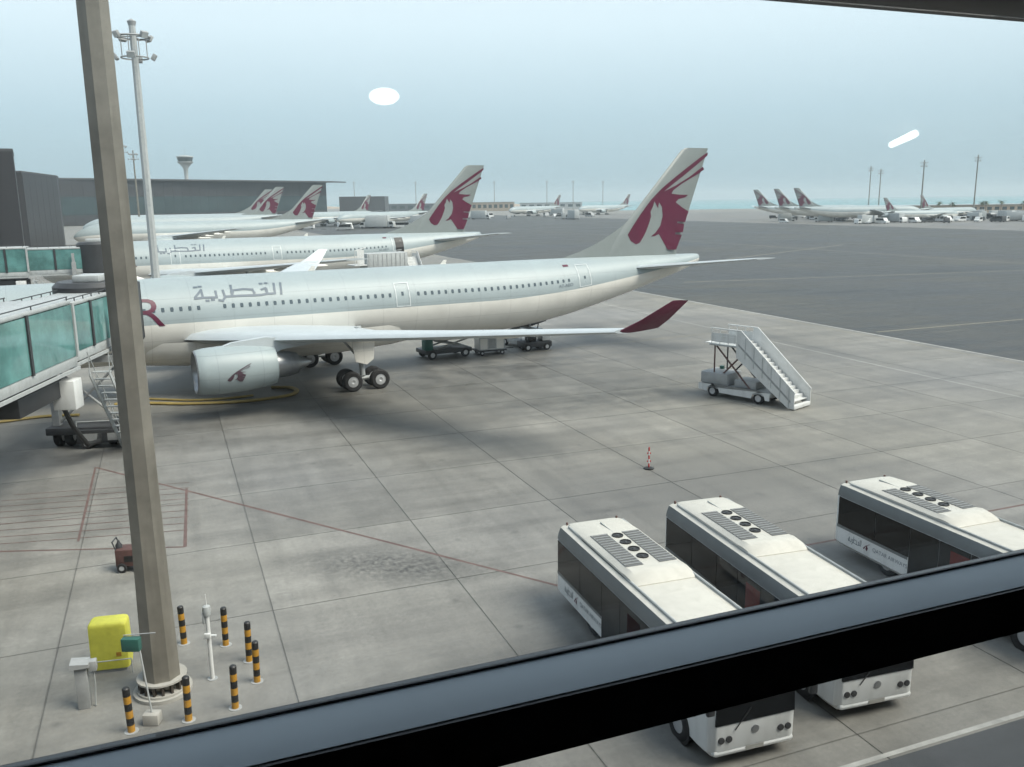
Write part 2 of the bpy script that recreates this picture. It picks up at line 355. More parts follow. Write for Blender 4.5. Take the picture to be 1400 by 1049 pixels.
stripe('taxi_line', G(63, 65), G(84, 65.3), .25, M['pyel'], ZB+.010); stripe('taxi_line', G(75, 118), G(140, 108), .5, M['pyel'], ZB+.010)
stripe('taxi_line', G(95, 150), G(170, 190), .5, M['pyel'], ZB+.011); stripe('taxi_line', G(150, -60), G(150, 500), .45, M['pyel'], ZB+.012)
stripe('stand_line', (-60, 41), (26, 87.6), .16, M['pyel'], .004)

# ------------------------------------------------------------------ airliner
FZ, FR = 5.18, 2.82
EMB = [(26.23,9.77),(26.83,10.55),(27.8,11.72),(28.77,12.75),(29.89,13.68),(31.39,14.67),(32.92,15.62),(34.27,16.44),(35.05,16.85),(35.0,16.55),(33.7,15.68),(32.29,14.77),(31.15,14.07),(30.15,13.43),(31.41,13.92),(32.95,14.67),(34.5,15.58),(34.65,15.33),(33.6,14.77),(32.18,14.12),(31.17,13.52),(30.98,13.22),(31.96,13.12),(32.87,13.11),(32.49,12.88),(31.77,12.76),(31.46,12.47),(32.12,12.05),(32.93,11.63),(32.74,11.23),(32.56,10.72),(31.64,10.79),(31.65,10.64),(32.44,10.54),(32.38,10.16),(32.3,9.82),(31.44,9.81),(31.44,9.65),(32.2,9.6),(31.9,8.99),(31.56,8.29),(30.61,8.32),(30.08,9.05),(29.61,9.73),(29.1,9.54),(28.72,9.55),(29.22,9.84),(29.78,10.48),(30.01,11.28),(29.93,12.08),(29.6,12.5),(29.49,11.99),(29.29,12.29),(29.09,12.59),(28.92,12.1),(28.67,11.7),(28.75,11.3),(28.57,10.81),(28.27,10.12),(27.91,9.53),(27.54,9.04),(27.11,8.9),(26.55,9.22)]
ARAB = [[(-4.49,.882),(-4.6,.564)],[(-4.95,.88),(-5.04,.586),(-5.27,.581)],[(-5.27,.581),(-5.56,.587),(-5.61,.747),(-5.86,.715)],[(-5.55,.73),(-5.54,.587),(-5.97,.563),(-6.42,.563)],[(-5.88,.905),(-5.78,.904)],[(-5.53,.911),(-5.43,.909)],
 [(-6.42,.563),(-7.36,.574),(-7.92,.577),(-7.78,.739),(-7.1,.759),(-6.5,.731),(-6.41,.632),(-6.48,.564)],[(-7.86,.889),(-7.92,.577)],[(-7.92,.577),(-8.3,.575)],[(-8.44,.744),(-8.39,.555),(-8.57,.472),(-8.78,.488)],
 [(-8.93,.732),(-8.93,.568),(-9.33,.574),(-9.81,.579)],[(-9.6,.493),(-9.5,.492)],[(-9.25,.506),(-9.15,.504)],[(-9.81,.579),(-9.84,.794),(-10.28,.602),(-10.3,.569),(-9.81,.579)],[(-10.21,.899),(-10.11,.898)],[(-9.91,.913),(-9.81,.912)]]
def prof(fwd):
    n = [(0, .05, 4.6), (.3, .6, 4.62), (1.0, 1.15, 4.7), (2.2, 1.75, 4.85), (3.7, 2.25, 5.0), (5.5, 2.62, 5.1), (7.5, 2.79, 5.16), (9.5, FR, FZ)]
    t = [(12, FR, FZ), (14, 2.78, 5.23), (16, 2.68, 5.33), (18, 2.54, 5.46), (20, 2.36, 5.63), (22, 2.14, 5.84), (24, 1.90, 6.07), (26, 1.65, 6.31), (28, 1.38, 6.57), (30, 1.1, 6.82), (32, .80, 7.08), (33.4, .56, 7.3), (34.2, .38, 7.44), (34.42, .1, 7.5)]
    mid = [(-14, FR, FZ), (-6, FR, FZ), (2, FR, FZ), (8, FR, FZ)]
    return [(fwd+s, r, z) for s, r, z in n]+mid+t
def cyl(s, th, r=FR, zc=FZ): return (s, -math.cos(th)*r, zc+math.sin(th)*r)
def rad(s):
    P = prof(-31.5)
    for a, b in zip(P[:-1], P[1:]):
        if a[0] <= s <= b[0]:
            t = (s-a[0])/(b[0]-a[0]); return a[1]+(b[1]-a[1])*t, a[2]+(b[2]-a[2])*t
    return FR, FZ
def skin(s, th, off=.012):
    r, z = rad(s); return cyl(s, th, r+off, z)
def ribbon(mb, line, wd, off=.02, m=0):
    for (s0, t0), (s1, t1) in zip(line[:-1], line[1:]):
        dx, dy = s1-s0, (t1-t0)*FR; L = math.hypot(dx, dy) or 1; ex, ey = dx/L*wd/2, dy/L*wd/2; nx, ny = -dy/L*wd/2, dx/L*wd/2
        n = 3
        for k in range(n):
            a = -ex+(dx+2*ex)*k/n; b = -ex+(dx+2*ex)*(k+1)/n; c = -ey+(dy+2*ey)*k/n; d_ = -ey+(dy+2*ey)*(k+1)/n
            mb.add([skin(s0+a+nx, t0+(c+ny)/FR, off), skin(s0+b+nx, t0+(d_+ny)/FR, off), skin(s0+b-nx, t0+(d_-ny)/FR, off), skin(s0+a-nx, t0+(c-ny)/FR, off)], [(0, 1, 2, 3)], m)
def text_mesh(body, size):
    cu = bpy.data.curves.new('t', 'FONT'); cu.body = body; cu.size = size; cu.resolution_u = 4
    o = bpy.data.objects.new('t', cu); COL.objects.link(o); dg = bpy.context.evaluated_depsgraph_get()
    me = bpy.data.meshes.new_from_object(o.evaluated_get(dg)); bpy.data.objects.remove(o); bm = bmesh.new(); bm.from_mesh(me)
    return bm
def fin_half(s, z):
    k = (z-8)/9.2; return .30*(1-k)+.10*k
def airfoil(le, te, y, z, t, rev=False):
    c = te-le
    up_ = [(0, 0), (.03, .30), (.12, .46), (.3, .52), (.55, .42), (.8, .20), (1, .02)]
    lo = [(.8, -.14), (.5, -.34), (.25, -.42), (.08, -.28)]
    return [(le+c*x, y, z+t*v) for x, v in up_+lo]
def make_airliner(name, fwd=-31.5, detail=True, letters=True, winglets=True):
    rt_ = thing(name, 'x', 'airliner')
    mb = MB(); n = 40; rings = []
    for s, r, z in prof(fwd): rings.append([cyl(s, 2*math.pi*j/n, r, z) for j in range(n)])
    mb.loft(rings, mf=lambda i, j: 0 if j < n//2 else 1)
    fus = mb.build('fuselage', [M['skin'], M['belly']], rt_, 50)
    mb = MB(); rings = []                               # belly fairing
    for s, wd, zb in ((-15.5, 1.2, 2.45), (-13.5, 2.3, 2.15), (-11, 2.9, 1.9), (-6, 3.0, 1.8), (0, 2.95, 1.85), (4, 2.4, 2.1), (6.5, 1.3, 2.42)):
        rings.append([(s, -math.cos(a)*wd, 3.9-math.sin(a)*(3.9-zb)) for a in [math.pi*k/12 for k in range(13)]])
    mb.loft(rings, caps=False, closed=False); mb.build('belly_fairing', M['belly'], rt_)
    # wings
    for sg, nm in ((-1, 'wing'), (1, 'wing')):
        mb = MB()
        secs = [(2.0, -11.6, .6, 4.0, 1.25), (5.0, -9.8, .2, 4.2, 1.05), (9.4, -7.1, 0, 4.55, .8), (19, -1.6, 3.1, 5.5, .5), (29.2, 4.7, 7.3, 6.55, .26)]
        mb.loft([airfoil(a, b, sg*y, z, t) for y, a, b, z, t in secs]); wg = mb.build('wing', M['wing'], rt_, 40)
        mb = MB()
        mb.loft([airfoil(a, b, sg*y, z, t) for y, a, b, z, t in ((29.202, 5.0, 7.3, 6.56, .25), (29.5, 5.9, 7.75, 7.0, .18), (30.0, 7.45, 8.5, 7.92, .1))])
        mb.build('winglet', M['maroon'] if sg < 0 and winglets else M['wing'], wg) if winglets else None
        for y, s0, z0, l in ((6.2, -1.8, 3.7, 4.6), (11.5, -1.4, 4.4, 4.2), (15.8, .6, 4.9, 3.6), (20.5, 2.4, 5.45, 3.0)):
            mb = MB(); mb.lathe([(s0+l*t, .25*math.sqrt(max(.002, math.sin(math.pi*min(1, t*.96+.02))))) for t in (0, .06, .16, .32, .5, .68, .84, .95, 1)], 12, 'x', (0, sg*y, z0))
            mb.build('flap_fairing', M['belly'], wg)
        # engine
        ye, ze = sg*9.37, 3.0
        mb = MB(); mb.lathe([(-10.7, 1.12), (-11.3, 1.12), (-11.66, 1.17), (-11.76, 1.24), (-11.68, 1.31), (-11.2, 1.40), (-10.2, 1.46), (-8.8, 1.42), (-7.7, 1.29), (-7.0, 1.16), (-7.0, 1.10), (-8.2, 1.08)], 36, 'x', (0, ye, ze), 0, False,
                           lambda i, j: 1 if i < 4 else 0)
        en = mb.build('engine', [M['skin'], M['steel']], rt_)
        mb = MB(); mb.lathe([(-8.2, 1.0), (-7.0, .86), (-6.1, .78), (-5.6, .66), (-5.6, .5), (-5.2, .38), (-4.7, .1)], 24, 'x', (0, ye, ze)); mb.build('core_exhaust', M['steel'], en)
        if detail:
            mb = MB(); mb.lathe([(-11.5, .02), (-11.2, .2), (-10.8, .34), (-10.75, 1.115), (-10.6, 1.115)], 28, 'x', (0, ye, ze)); mb.build('fan', M['dark'], en)
            mb = MB(); vs2 = []
            for s, z in EMB:
                dz = (z-12.2)*.125-.08; r_ = 1.476; vs2.append((-10.15+(s-26.2)*.165, ye+sg*math.sqrt(r_*r_-dz*dz), ze+dz))
            mb.add(vs2, [tuple(range(len(EMB)))]); mb.build('engine_emblem', M['emblem'], en, 0)
        mb = MB(); mb.yprism([(-10.6, ze+1.25), (-9.5, ze+1.62), (-7.5, ze+1.8), (-4.6, ze+1.5), (-3.8, ze+1.25), (-6.6, ze+.95), (-7.2, ze+.6), (-8.6, ze+1.2)], ye-.2, ye+.2); mb.build('pylon', M['wing'], rt_)
        # stabiliser
        mb = MB(); mb.loft([airfoil(a, b, sg*y, z, t) for y, a, b, z, t in ((.5, 25.6, 31.8, 6.85, .5), (1.3, 26.2, 31.8, 6.95, .45), (9.7, 32.2, 34.5, 7.9, .16))]); mb.build('stabiliser', M['wing'], rt_)
    # fin
    mb = MB(); rings = []
    for z, le, te in ((7.2, 22.6, 31.6), (8.35, 23.9, 31.85), (17.0, 32.1, 35.05), (17.2, 32.6, 35.15)):
        hf = fin_half(0, z); c = te-le
        rings.append([(le, 0, z), (le+.05*c, -hf*.6, z), (le+.14*c, -hf, z), (le+.8*c, -hf, z), (te, -.03, z), (te, .03, z), (le+.8*c, hf, z), (le+.14*c, hf, z), (le+.05*c, hf*.6, z)])
    mb.loft(rings); fin = mb.build('tail_fin', M['fin'], rt_, 30)
    mb = MB(); mb.loft([[(s_, -w_, 7.3), (s_, -w_*.75, (7.3+zt)/2), (s_, 0, zt), (s_, w_*.75, (7.3+zt)/2), (s_, w_, 7.3)] for s_, w_, zt in ((19.4, .05, 7.9), (20.5, .1, 8.2), (21.6, .15, 8.52), (22.8, .2, 8.95), (23.9, .24, 9.45), (24.9, .26, 9.98), (26.2, .27, 10.75))]); mb.build('fin_fillet', M['fin'], fin)
    for sg in (-1, 1):
        mb = MB(); mb.add([(s, sg*(fin_half(s, z)+.014), z) for s, z in EMB], [tuple(range(len(EMB)))]); mb.build('fin_emblem', M['maroon'], fin, 0)
    # landing gear
    def wheel(mbx, x, y, z, r, wd):
        mbx.lathe([(-wd/2, r*.55), (-wd/2, r*.86), (-wd*.36, r), (wd*.36, r), (wd/2, r*.86), (wd/2, r*.55)], 20, 'y', (x, y, z), 0, False)
        mbx.lathe([(-wd*.42, r*.1), (-wd*.5, r*.2), (-wd*.44, r*.56), (wd*.44, r*.56), (wd*.5, r*.2), (wd*.42, r*.1)], 14, 'y', (x, y, z), 1)
    for sg in (-1, 1):
        y = sg*5.34; mb = MB(); mb.tube((-.2, y, 4.4), (0, y, .95), .24, .19, 12); mb.tube((-.99, y, .74), (.99, y, .74), .15, .15, 8)
        mb.tube((0, y, 1.5), (.1, y-sg*2.4, 3.6), .1, .1, 8); mb.tube((0, y, 1.9), (-1.6, y, 3.9), .09)
        mg = mb.build('main_gear', M['lgrey'], rt_)
        mb = MB(); mb.yprism([(-.9, 3.9), (.9, 3.9), (.7, 2.1), (.2, 1.75), (-.6, 2.0)], y+sg*.42-.03, y+sg*.42+.03); mb.build('gear_door', M['belly'], mg)
        for dx in (-.99, .99):
            for dy in (-.68, .68):
                mb = MB(); wheel(mb, dx, y+dy, .69, .69, .5); mb.build('wheel', [M['tyre'], M['rim']], mg)
    s0 = fwd+6.6; mb = MB(); mb.tube((s0, 0, 3.4), (s0, 0, .6), .16, .12, 10); ng = mb.build('nose_gear', M['lgrey'], rt_)
    for dy in (-.3, .3): mb = MB(); wheel(mb, s0, dy, .52, .52, .36); mb.build('wheel', [M['tyre'], M['rim']], ng)
    # windows, doors, lettering
    if detail:
        mb = MB(); s = fwd+9
        gaps = [(3.3, 5.4), (-9.75, -8.75), (19.6, 99), (fwd+13.5, fwd+15.6)]
        while s < 19.5:
            if not any(a < s < b for a, b in gaps):
                for th in (.335, math.pi-.335):
                    q = [(-.09, -.15), (.09, -.15), (.11, 0), (.09, .15), (-.09, .15), (-.11, 0)]
                    mb.add([skin(s+a, th+b/FR*(1 if th < 1.5 else -1), .008) for a, b in q], [tuple(range(6))])
            s += .56
        mb.build('cabin_windows', M['winglass'], fus, 0, 'stuff')
        for s_a, s_b, t0, t1 in ((fwd+4.9, fwd+5.95, .0, .66), (fwd+14, fwd+15.05, .0, .66), (3.72, 4.78, .03, .66), (20.0, 21.2, .05, .9)):
            mb = MB(); wd = .06
            ribbon(mb, [(s_a, t0), (s_a, t1), (s_b, t1), (s_b, t0), (s_a, t0)], wd, .035)
            dr = mb.build('door', M['line'], fus, 0)
            mb = MB(); c = (s_a+s_b)/2; mb.add([skin(c+a, .36+b/FR, .012) for a, b in ((-.09, -.15), (.09, -.15), (.09, .15), (-.09, .15))], [(0, 1, 2, 3)]); mb.build('door_window', M['winglass'], dr, 0)
        mb = MB(); mb.add([skin(s, th, .012) for s, th in ((18.8, .86), (19.35, .86), (19.35, .96), (18.8, .96))], [(0, 1, 2, 3)]); mb.build('flag', M['maroon'], fus, 0)
    if letters:
        mb = MB()
        for l in ARAB: ribbon(mb, l, .16)
        mb.build('arabic_lettering', M['letter'], fus, 0, 'stuff')
        for body, size, s1, th0, nm, mt in (('QATAR', 2.75, -12.35, -.03, 'lettering', 'maroon'), ('A7-AEO', .42, 19.3, .13, 'registration', 'letter')):
            bm = text_mesh(body, size); zs = [i*.2 for i in range(-2, 16)]
            for z in zs: bmesh.ops.bisect_plane(bm, geom=bm.verts[:]+bm.edges[:]+bm.faces[:], plane_co=(0, z, 0), plane_no=(0, 1, 0))
            x1 = max(v.co.x for v in bm.verts)
            for v in bm.verts:
                v.co = Vector(skin(s1+(v.co.x-x1)*(1.15 if size > 1 else 1), th0+v.co.y/FR, .02))
            me = bpy.data.meshes.new(nm); bm.to_mesh(me); bm.free(); me.materials.append(M[mt]); obj(nm, me, fus)
        # aerials on the roof
        for s in (-16.5, -2.0, 8.5):
            mb = MB(); mb.yprism([(s, FZ+FR-.02), (s+.5, FZ+FR-.02), (s+.55, FZ+FR+.32), (s+.3, FZ+FR+.32)], -.02, .02); mb.build('aerial', M['belly'], fus)
        mb = MB(); mb.lathe([(-15.2+t*2.2, .02+.33*math.sin(math.pi*t)) for t in (0, .1, .25, .5, .75, .9, 1)], 14, 'x', (0, 0, FZ+FR-.05)); mb.build('aerial_dome', M['belly'], fus)
    return rt_
PA = 0.4927; PD = Vector((math.cos(PA), math.sin(PA), 0)); PN = Vector((-PD.y, PD.x, 0)); P1 = Vector((-13.0, 65.22, 0))
def P1w(s, l, z=0): return P1+PD*s+PN*l+Vector((0, 0, z))
a1 = make_airliner('airliner'); a1.location = P1; a1.rotation_euler = (0, 0, PA)
a1['label'] = 'large airliner with maroon tail emblem, yellow hose on the ground round its engine'
a2 = make_airliner('airliner', -22.5, winglets=False)
a2.location = (-36.3, 118.5, 0); a2.rotation_euler = (0, 0, PA); a2.scale = (1.05,)*3
a2['label'] = 'airliner with white stairs standing at its open rear door'
# far version without windows and lettering
af = make_airliner('airliner', -29, False, False, False)
def by_fin(o, X, Y, a, sc):
    o.rotation_euler = (0, 0, a); o.scale = (sc,)*3; o.location = (X-math.cos(a)*35.15*sc, Y-math.sin(a)*35.15*sc, ZB)
GT = 'airliners parked nose-in along the far end of the terminal'; GR = 'airliners in a row on the remote apron'
far_planes = [(-55, 265, PA, 1.05, 'airliner parked next beyond the airliner with stairs at its rear door', None),
 (-86.5, 345, PA, 1.11, 'distant airliner at the terminal, maroon tail just behind another tail', GT), (-105.5, 400, PA, 1.11, 'distant airliner at the terminal, maroon tail just behind another tail', GT),
 (-82.8, 536, PA+.5, 1.0, 'far airliner with only its dark tail above parked vehicles by the low grey building', None),
 (-45, 491, PA+.4, 1.0, 'far airliner, small dark tail beyond the yellow truck', None),
 (44.4, 775, PA+.3, 1.0, 'tiny faraway airliner tail in the haze beyond the open taxiway', 'airliners in the haze'), (107.8, 800, PA+.2, 1.0, 'tiny faraway airliner tail in the haze beyond the open taxiway', 'airliners in the haze'),
 (141.2, 520, math.pi-.05, 1.0, 'airliner on the remote apron, end one of three tails in a row', GR), (141.2, 480, math.pi-.05, 1.0, 'airliner on the remote apron, middle one of three tails in a row', GR),
 (142.3, 450, math.pi-.05, 1.0, 'airliner on the remote apron, whole white fuselage and engines in view below its tail', GR),
 (183.6, 440, math.pi+.25, .69, 'small white airliner beside the tall masts on the remote apron', None), (219, 478, math.pi+.5, .76, 'small airliner tail at the foot of a floodlight mast on the remote apron', None)]
for k, (X, Y, a, sc, lb, gp) in enumerate(far_planes):
    o = af if k == 0 else dup(af)
    by_fin(o, X, Y, a, sc); o['label'] = lb
    if gp: o['group'] = gp

# ------------------------------------------------------------------ terminal
def block(name, label, foot, z1, npan, mat_, cat='building', band=None, face=0):
    t = thing(name, label, cat, (foot[0][0], foot[0][1], ZB)); ox, oy = foot[0]
    f = [(x-ox, y-oy) for x, y in foot]
    mb = MB(); mb.prism(f, 0, z1-.25); wl = mb.build('wall', mat_, t, 0)
    cx = sum(p[0] for p in f)/len(f); cy = sum(p[1] for p in f)/len(f)
    mb = MB(); mb.prism([(cx+(x-cx)*1.006, cy+(y-cy)*1.006) for x, y in f], z1-.25, z1+.15); mb.build('roof', M['facade2'], t, 0)
    a = Vector((*f[face], 0)); b = Vector((*f[(face+1) % len(f)], 0)); L = (b-a).length; d = (b-a)/L; nn = Vector((d.y, -d.x, 0))
    for k in range(npan):
        p = a+d*(L*k/npan+.06); q = a+d*(L*(k+1)/npan-.06)
        rows = [(0.3, z1-.6)] if band is None else [(band[1]+.1, z1-.6), (.3, band[0]-.1)]
        for (zz0, zz1) in rows:
            mb = MB(); o_ = nn*.12
            pr = [p, q, q+o_, p+o_]
            mb.prism([(v.x, v.y) for v in pr], zz0, zz1); mb.build('panel', mat_, wl, 0)
        if band:
            mb = MB(); o_ = nn*.05; pr = [p, q, q+o_, p+o_]
            mb.prism([(v.x, v.y) for v in pr], band[0], band[1]); mb.build('pane', M['fglass'], wl, 0)
    return t
c1 = Vector((-72.2, 132, 0))
f1 = [c1-PD*26, c1, c1+PN*14, c1-PD*26+PN*14]
block('terminal_block', 'tall dark grey terminal block behind the jet bridge of the airliner with rear stairs', [p[:2] for p in f1], 21.0, 9, M['facade'])
block('terminal_block', 'long low dark terminal block set back behind the tall dark block', [(-150, 190), (-114.5, 212), (-123.5, 246), (-128, 256), (-190, 250)], 21.0, 6, M['facade'], face=1)
lw = block('terminal_wing', 'long dark terminal wing with glass band behind the row of tails', [(-306, 569), (-159, 780), (-190, 800), (-340, 590)], 30.0, 34, M['facade'], band=(7, 19))
mb = MB(); mb.prism([(-2, -2), (147+7, 211-7), (147+14, 211+20), (-36, 22)], 30.2, 31.2); mb.build('roof_overhang', M['facade2'], lw, 0)
block('terminal_block', 'low grey building at the end of the long terminal wing', [(-152, 800), (-112, 805), (-112, 830), (-152, 830)], 18.0, 6, M['facade2'])
t = thing('control_tower', 'slender control tower with wide glazed head behind the terminal', 'tower', (-322, 900, ZB))
mb = MB(); mb.lathe([(0, 2.6), (40, 1.9), (48, 2.2), (52, 5)], 16, 'z'); mb.build('shaft', M['lgrey'], t)
mb = MB(); mb.lathe([(52, 5), (54, 7.4), (55, 7.6)], 16, 'z'); mb.build('gallery', M['grey'], t)
mb = MB(); mb.lathe([(55, 6.6), (59, 7.8)], 16, 'z'); mb.build('cab_glass', M['fglass'], t)
mb = MB(); mb.lathe([(59, 8.2), (60, 8.2), (61, 3), (61, .1)], 16, 'z'); mb.build('roof', M['lgrey'], t)
mb = MB(); mb.tube((0, 0, 61), (0, 0, 68), .2, .08); mb.build('aerial', M['grey'], t)

# ------------------------------------------------------------------ light masts
def make_mast(label, loc, H=30., r0=.56, r1=.3, group=None, sm_=None):
    t = thing('light_mast', label, 'light mast', loc, group=group)
    mb = MB(); mb.lathe([(.25, r0), (1.6, r0*.95), (4.4, r0*.85), (8, r0*.79), (17, r0*.74), (H, r1)], 8, 'z'); mb.build('shaft', sm_ or M['mast'], t, 20)
    mb = MB(); mb.lathe([(0, r0+.25), (.1, r0+.25), (.1, r0+.04)], 24, 'z'); mb.lathe([(.1, r0+.16), (.16, r0+.16), (.16, r0)], 24, 'z'); mb.lathe([(.42, r0-.02), (.42, r0+.14), (.47, r0+.14), (.47, r0-.02)], 24, 'z')
    bp = mb.build('base_plate', M['conc'] if not sm_ else M['lgrey'], t)
    for k in range(16):
        a = 2*math.pi*k/16; mb = MB(); c_, s_ = math.cos(a), math.sin(a)
        mb.M = Matrix.Rotation(a, 4, 'Z'); mb.box(r0-.02, r0+.11, -.03, .03, .16, .42)
        mb.build('bolt_rib', M['slot'], bp)
    mb = MB(); mb.lathe([(H-1.2, 1.5), (H-1.1, 1.6), (H-1.0, 1.5)], 20, 'z', caps=False); mb.lathe([(H-.1, r1), (H+.3, r1+.1), (H+.5, .1)], 12, 'z')
    for k in range(4):
        a = k*math.pi/2; mb.tube((0, 0, H-1.05), (1.5*math.cos(a), 1.5*math.sin(a), H-1.05), .06)
        mb.tube((1.2*math.cos(a), 1.2*math.sin(a), H-1.05), (1.2*math.cos(a), 1.2*math.sin(a), H-3.0), .05)
    mb.lathe([(H-3.05, 1.25), (H-2.95, 1.3), (H-2.9, 1.25)], 20, 'z', caps=False)
    mb.build('head_frame', M['grey'], t)
    for k in range(8):
        a = 2*math.pi*k/8+.2; mb = MB(); mb.M = Matrix.Rotation(a, 4, 'Z') @ Matrix.Translation((1.72, 0, H-1.05 if k % 2 else H-2.9)) @ Matrix.Rotation(.55, 4, 'Y')
        mb.cbox(-.16, .16, -.36, .36, -.3, .3, .05, 0); mb.box(.16, .17, -.3, .3, -.25, .25, 1); mb.build('floodlight', [M['grey'], M['solar']], t)
    return t
make_mast('huge tapered steel light mast ringed by black and yellow bollards', (-9.50, 21.5, 0), 30, .50, .30)
make_mast('tall pale light mast rising behind the fuselage of the airliner with the yellow hose', (-35.4, 88, 0), 29.5, .52, .32, None, M['lgrey'])
for X, Y, h_, lb in ((-128, 300, 33, 'thin light mast in front of the long terminal wing'), (-143, 345, 33, 'thin light mast in front of the long terminal wing')):
    make_mast(lb, (X, Y, ZB), h_, .5, .25, 'masts by the terminal wing')
for X, Y, h_, lb in ((267.5, 667, 34, 'hazy light mast of a close pair on the remote apron'), (268, 650, 31.5, 'hazy light mast of a close pair on the remote apron'), (223, 485, 31, 'single light mast beside a small airliner on the remote apron'), (260, 501, 34, 'tall light mast near the palms and parked service vehicles')):
    make_mast(lb, (X, Y, ZB), h_, .5, .3, 'masts on the remote apron' if 'pair' in lb else None)
for X, Y in ((-190, 1100), (-120, 1150), (50, 1200), (85, 1200), (130, 1250), (-20, 1180)):
    make_mast('very faint light mast on the skyline beyond the taxiway', (X, Y, ZB), 38, .5, .3, 'faint masts on the skyline')

# ------------------------------------------------------------------ jet bridges
def make_bridge(label, loc, rz, L=17.):
    """local +x runs along the tunnel towards the aircraft; floor at z 5.2"""
    t = thing('jet_bridge', label, 'jet bridge', loc, rz)
    def tunnel(nm, x0, x1, hw, z0, z1, np_):
        mb = MB(); mb.cbox(x0, x1, -hw, hw, z1-.22, z1, .08); mb.cbox(x0, x1, -hw, hw, z0-.35, z0+.15, .06); tn = mb.build(nm, M['lgrey'], t)
        for k in range(np_+1):
            x = x0+(x1-x0)*k/np_
            for sg in (-1, 1):
                mb = MB(); mb.box(x-.1, x+.1, sg*hw-.09, sg*hw+.09, z0+.1, z1-.15); mb.build('frame_post', M['dark'] if k % 2 else M['lgrey'], tn)
        for k in range(np_):
            xa = x0+(x1-x0)*k/np_+.12; xb = x0+(x1-x0)*(k+1)/np_-.12
            for sg in (-1, 1):
                mb = MB(); mb.box(xa, xb, sg*hw-.02, sg*hw+.02, z0+.16, z1-.23); mb.build('glass_panel', M['teal'], tn)
        for sg in (-1, 1):
            mb = MB(); mb.box(x0, x1, sg*(hw+.06)-.05, sg*(hw+.06)+.05, z0-.52, z0-.37); mb.build('side_beam', M['lgrey'], tn)
            mb = MB(); mb.path([(x0+.2, sg*hw*.95, z1+.16), (x1-.2, sg*hw*.95, z1+.16)], .03, 5); 
            for q in range(6): mb.tube((x0+.3+q*(x1-x0-.6)/5, sg*hw*.95, z1-.02), (x0+.3+q*(x1-x0-.6)/5, sg*hw*.95, z1+.16), .03, .03, 5)
            mb.build('roof_rail', M['dark'], tn)
        return tn
    tunnel('tunnel', -L, 2.6, 1.5, 5.55, 8.42, 4); tunnel('inner_tunnel', 2.3, 8.4, 1.3, 5.65, 8.25, 2)
    # cab
    mb = MB(); mb.lathe([(5.2, 1.9), (5.4, 2.05), (8.5, 2.05), (8.75, 1.8)], 20, 'z', (9.6, 0, 0)); cab = mb.build('cab', M['dark'], t)
    mb = MB(); mb.cbox(9.6, 12.2, -1.7, 1.7, 5.0, 8.5, .12); mb.build('canopy', M['dark'], cab)
    for q in range(4): 
        mb = MB(); mb.cbox(12.2+q*.16, 12.3+q*.16, -1.62+q*.03, 1.62-q*.03, 5.05, 8.4, .03); mb.build('bellows', M['black'], cab)
    mb = MB(); mb.cbox(8.6, 10.4, -.7, .7, 8.75, 9.1, .05); mb.build('roof_unit', M['lgrey'], cab)
    # lift column and wheel bogie
    mb = MB()
    for sg in (-1, 1):
        mb.box(7.0, 7.45, sg*1.75-.18, sg*1.75+.18, 1.0, 6.6); mb.box(7.08, 7.37, sg*1.75-.11, sg*1.75+.11, .8, 7.6)
    mb.box(6.9, 7.55, -2.0, 2.0, 4.6, 4.95); mb.tube((7.2, -1.7, 1.2), (7.2, 1.7, 4.4), .07); mb.tube((7.2, 1.7, 1.2), (7.2, -1.7, 4.4), .07)
    lg = mb.build('lift_column', M['grey'], t)
    mb = MB(); mb.cbox(6.4, 8.0, -2.1, 2.1, .75, 1.15, .05); bo = mb.build('bogie', M['dark'], t)
    for y in (-1.7, -1.1, 1.1, 1.7):
        mb = MB(); mb.lathe([(-.2, .3), (-.2, .45), (-.14, .55), (.14, .55), (.2, .45), (.2, .3)], 18, 'y', (7.2, y, .55), 0, False); mb.lathe([(-.16, .05), (-.18, .3), (.18, .3), (.16, .05)], 12, 'y', (7.2, y, .55), 1); mb.build('wheel', [M['tyre'], M['rim']], bo)
    # service stair on the side facing away from the aircraft nose
    mb = MB()
    for q in range(11): mb.box(3.2+q*.29, 3.5+q*.29, -2.75, -1.85, 4.75-q*.42-.04, 4.75-q*.42)
    for y in (-2.78, -1.82):
        mb.yprism([(3.0, 4.9), (3.0, 4.6), (6.3, .0), (6.5, .0), (6.5, .3)], y-.025, y+.025)
        mb.path([(3.0, y, 5.8), (6.3, y, 1.2)], .025, 5); 
        for q in range(5): mb.tube((3.1+q*.78, y, 4.7-q*1.1), (3.1+q*.78, y, 5.7-q*1.1), .022, .022, 5)
    mb.build('service_stair', M['lgrey'], t)
    mb = MB(); mb.cbox(1.2, 2.2, -1.75, -.7, 3.3, 4.7, .04); mb.build('equipment_box', M['white'], t)
    mb = MB(); mb.cbox(-3, 1.5, -1.1, 1.1, 3.9, 4.75, .06); mb.cbox(1.6, 2.4, -1, 1, 4.1, 4.75, .05); mb.build('air_unit', M['dark'], t)
    mb = MB(); mb.lathe([(ZB, .75), (5.0, .7)], 16, 'z', (-L+1.2, 0, 0)); mb.build('pedestal', M['grey'], t)
    mb = MB(); mb.path([(5.6, -1.0, 1.0), (5.6, -1.0, .9), (4.6, -1.3, .85), (3.4, -1.2, 1.0), (2.6, -.9, 2.2), (2.0, -.6, 3.9)], .12, 8); mb.build('cable_loop', M['black'], t)
    return t
make_bridge('jet bridge with teal glass tunnel docked at the airliner with the yellow hose', (-22.4, 39.4, 0), R(95))
make_bridge('jet bridge with pale glass tunnel in front of the tall dark terminal block', (-57.0, 99.5, 0), R(22), 6.)

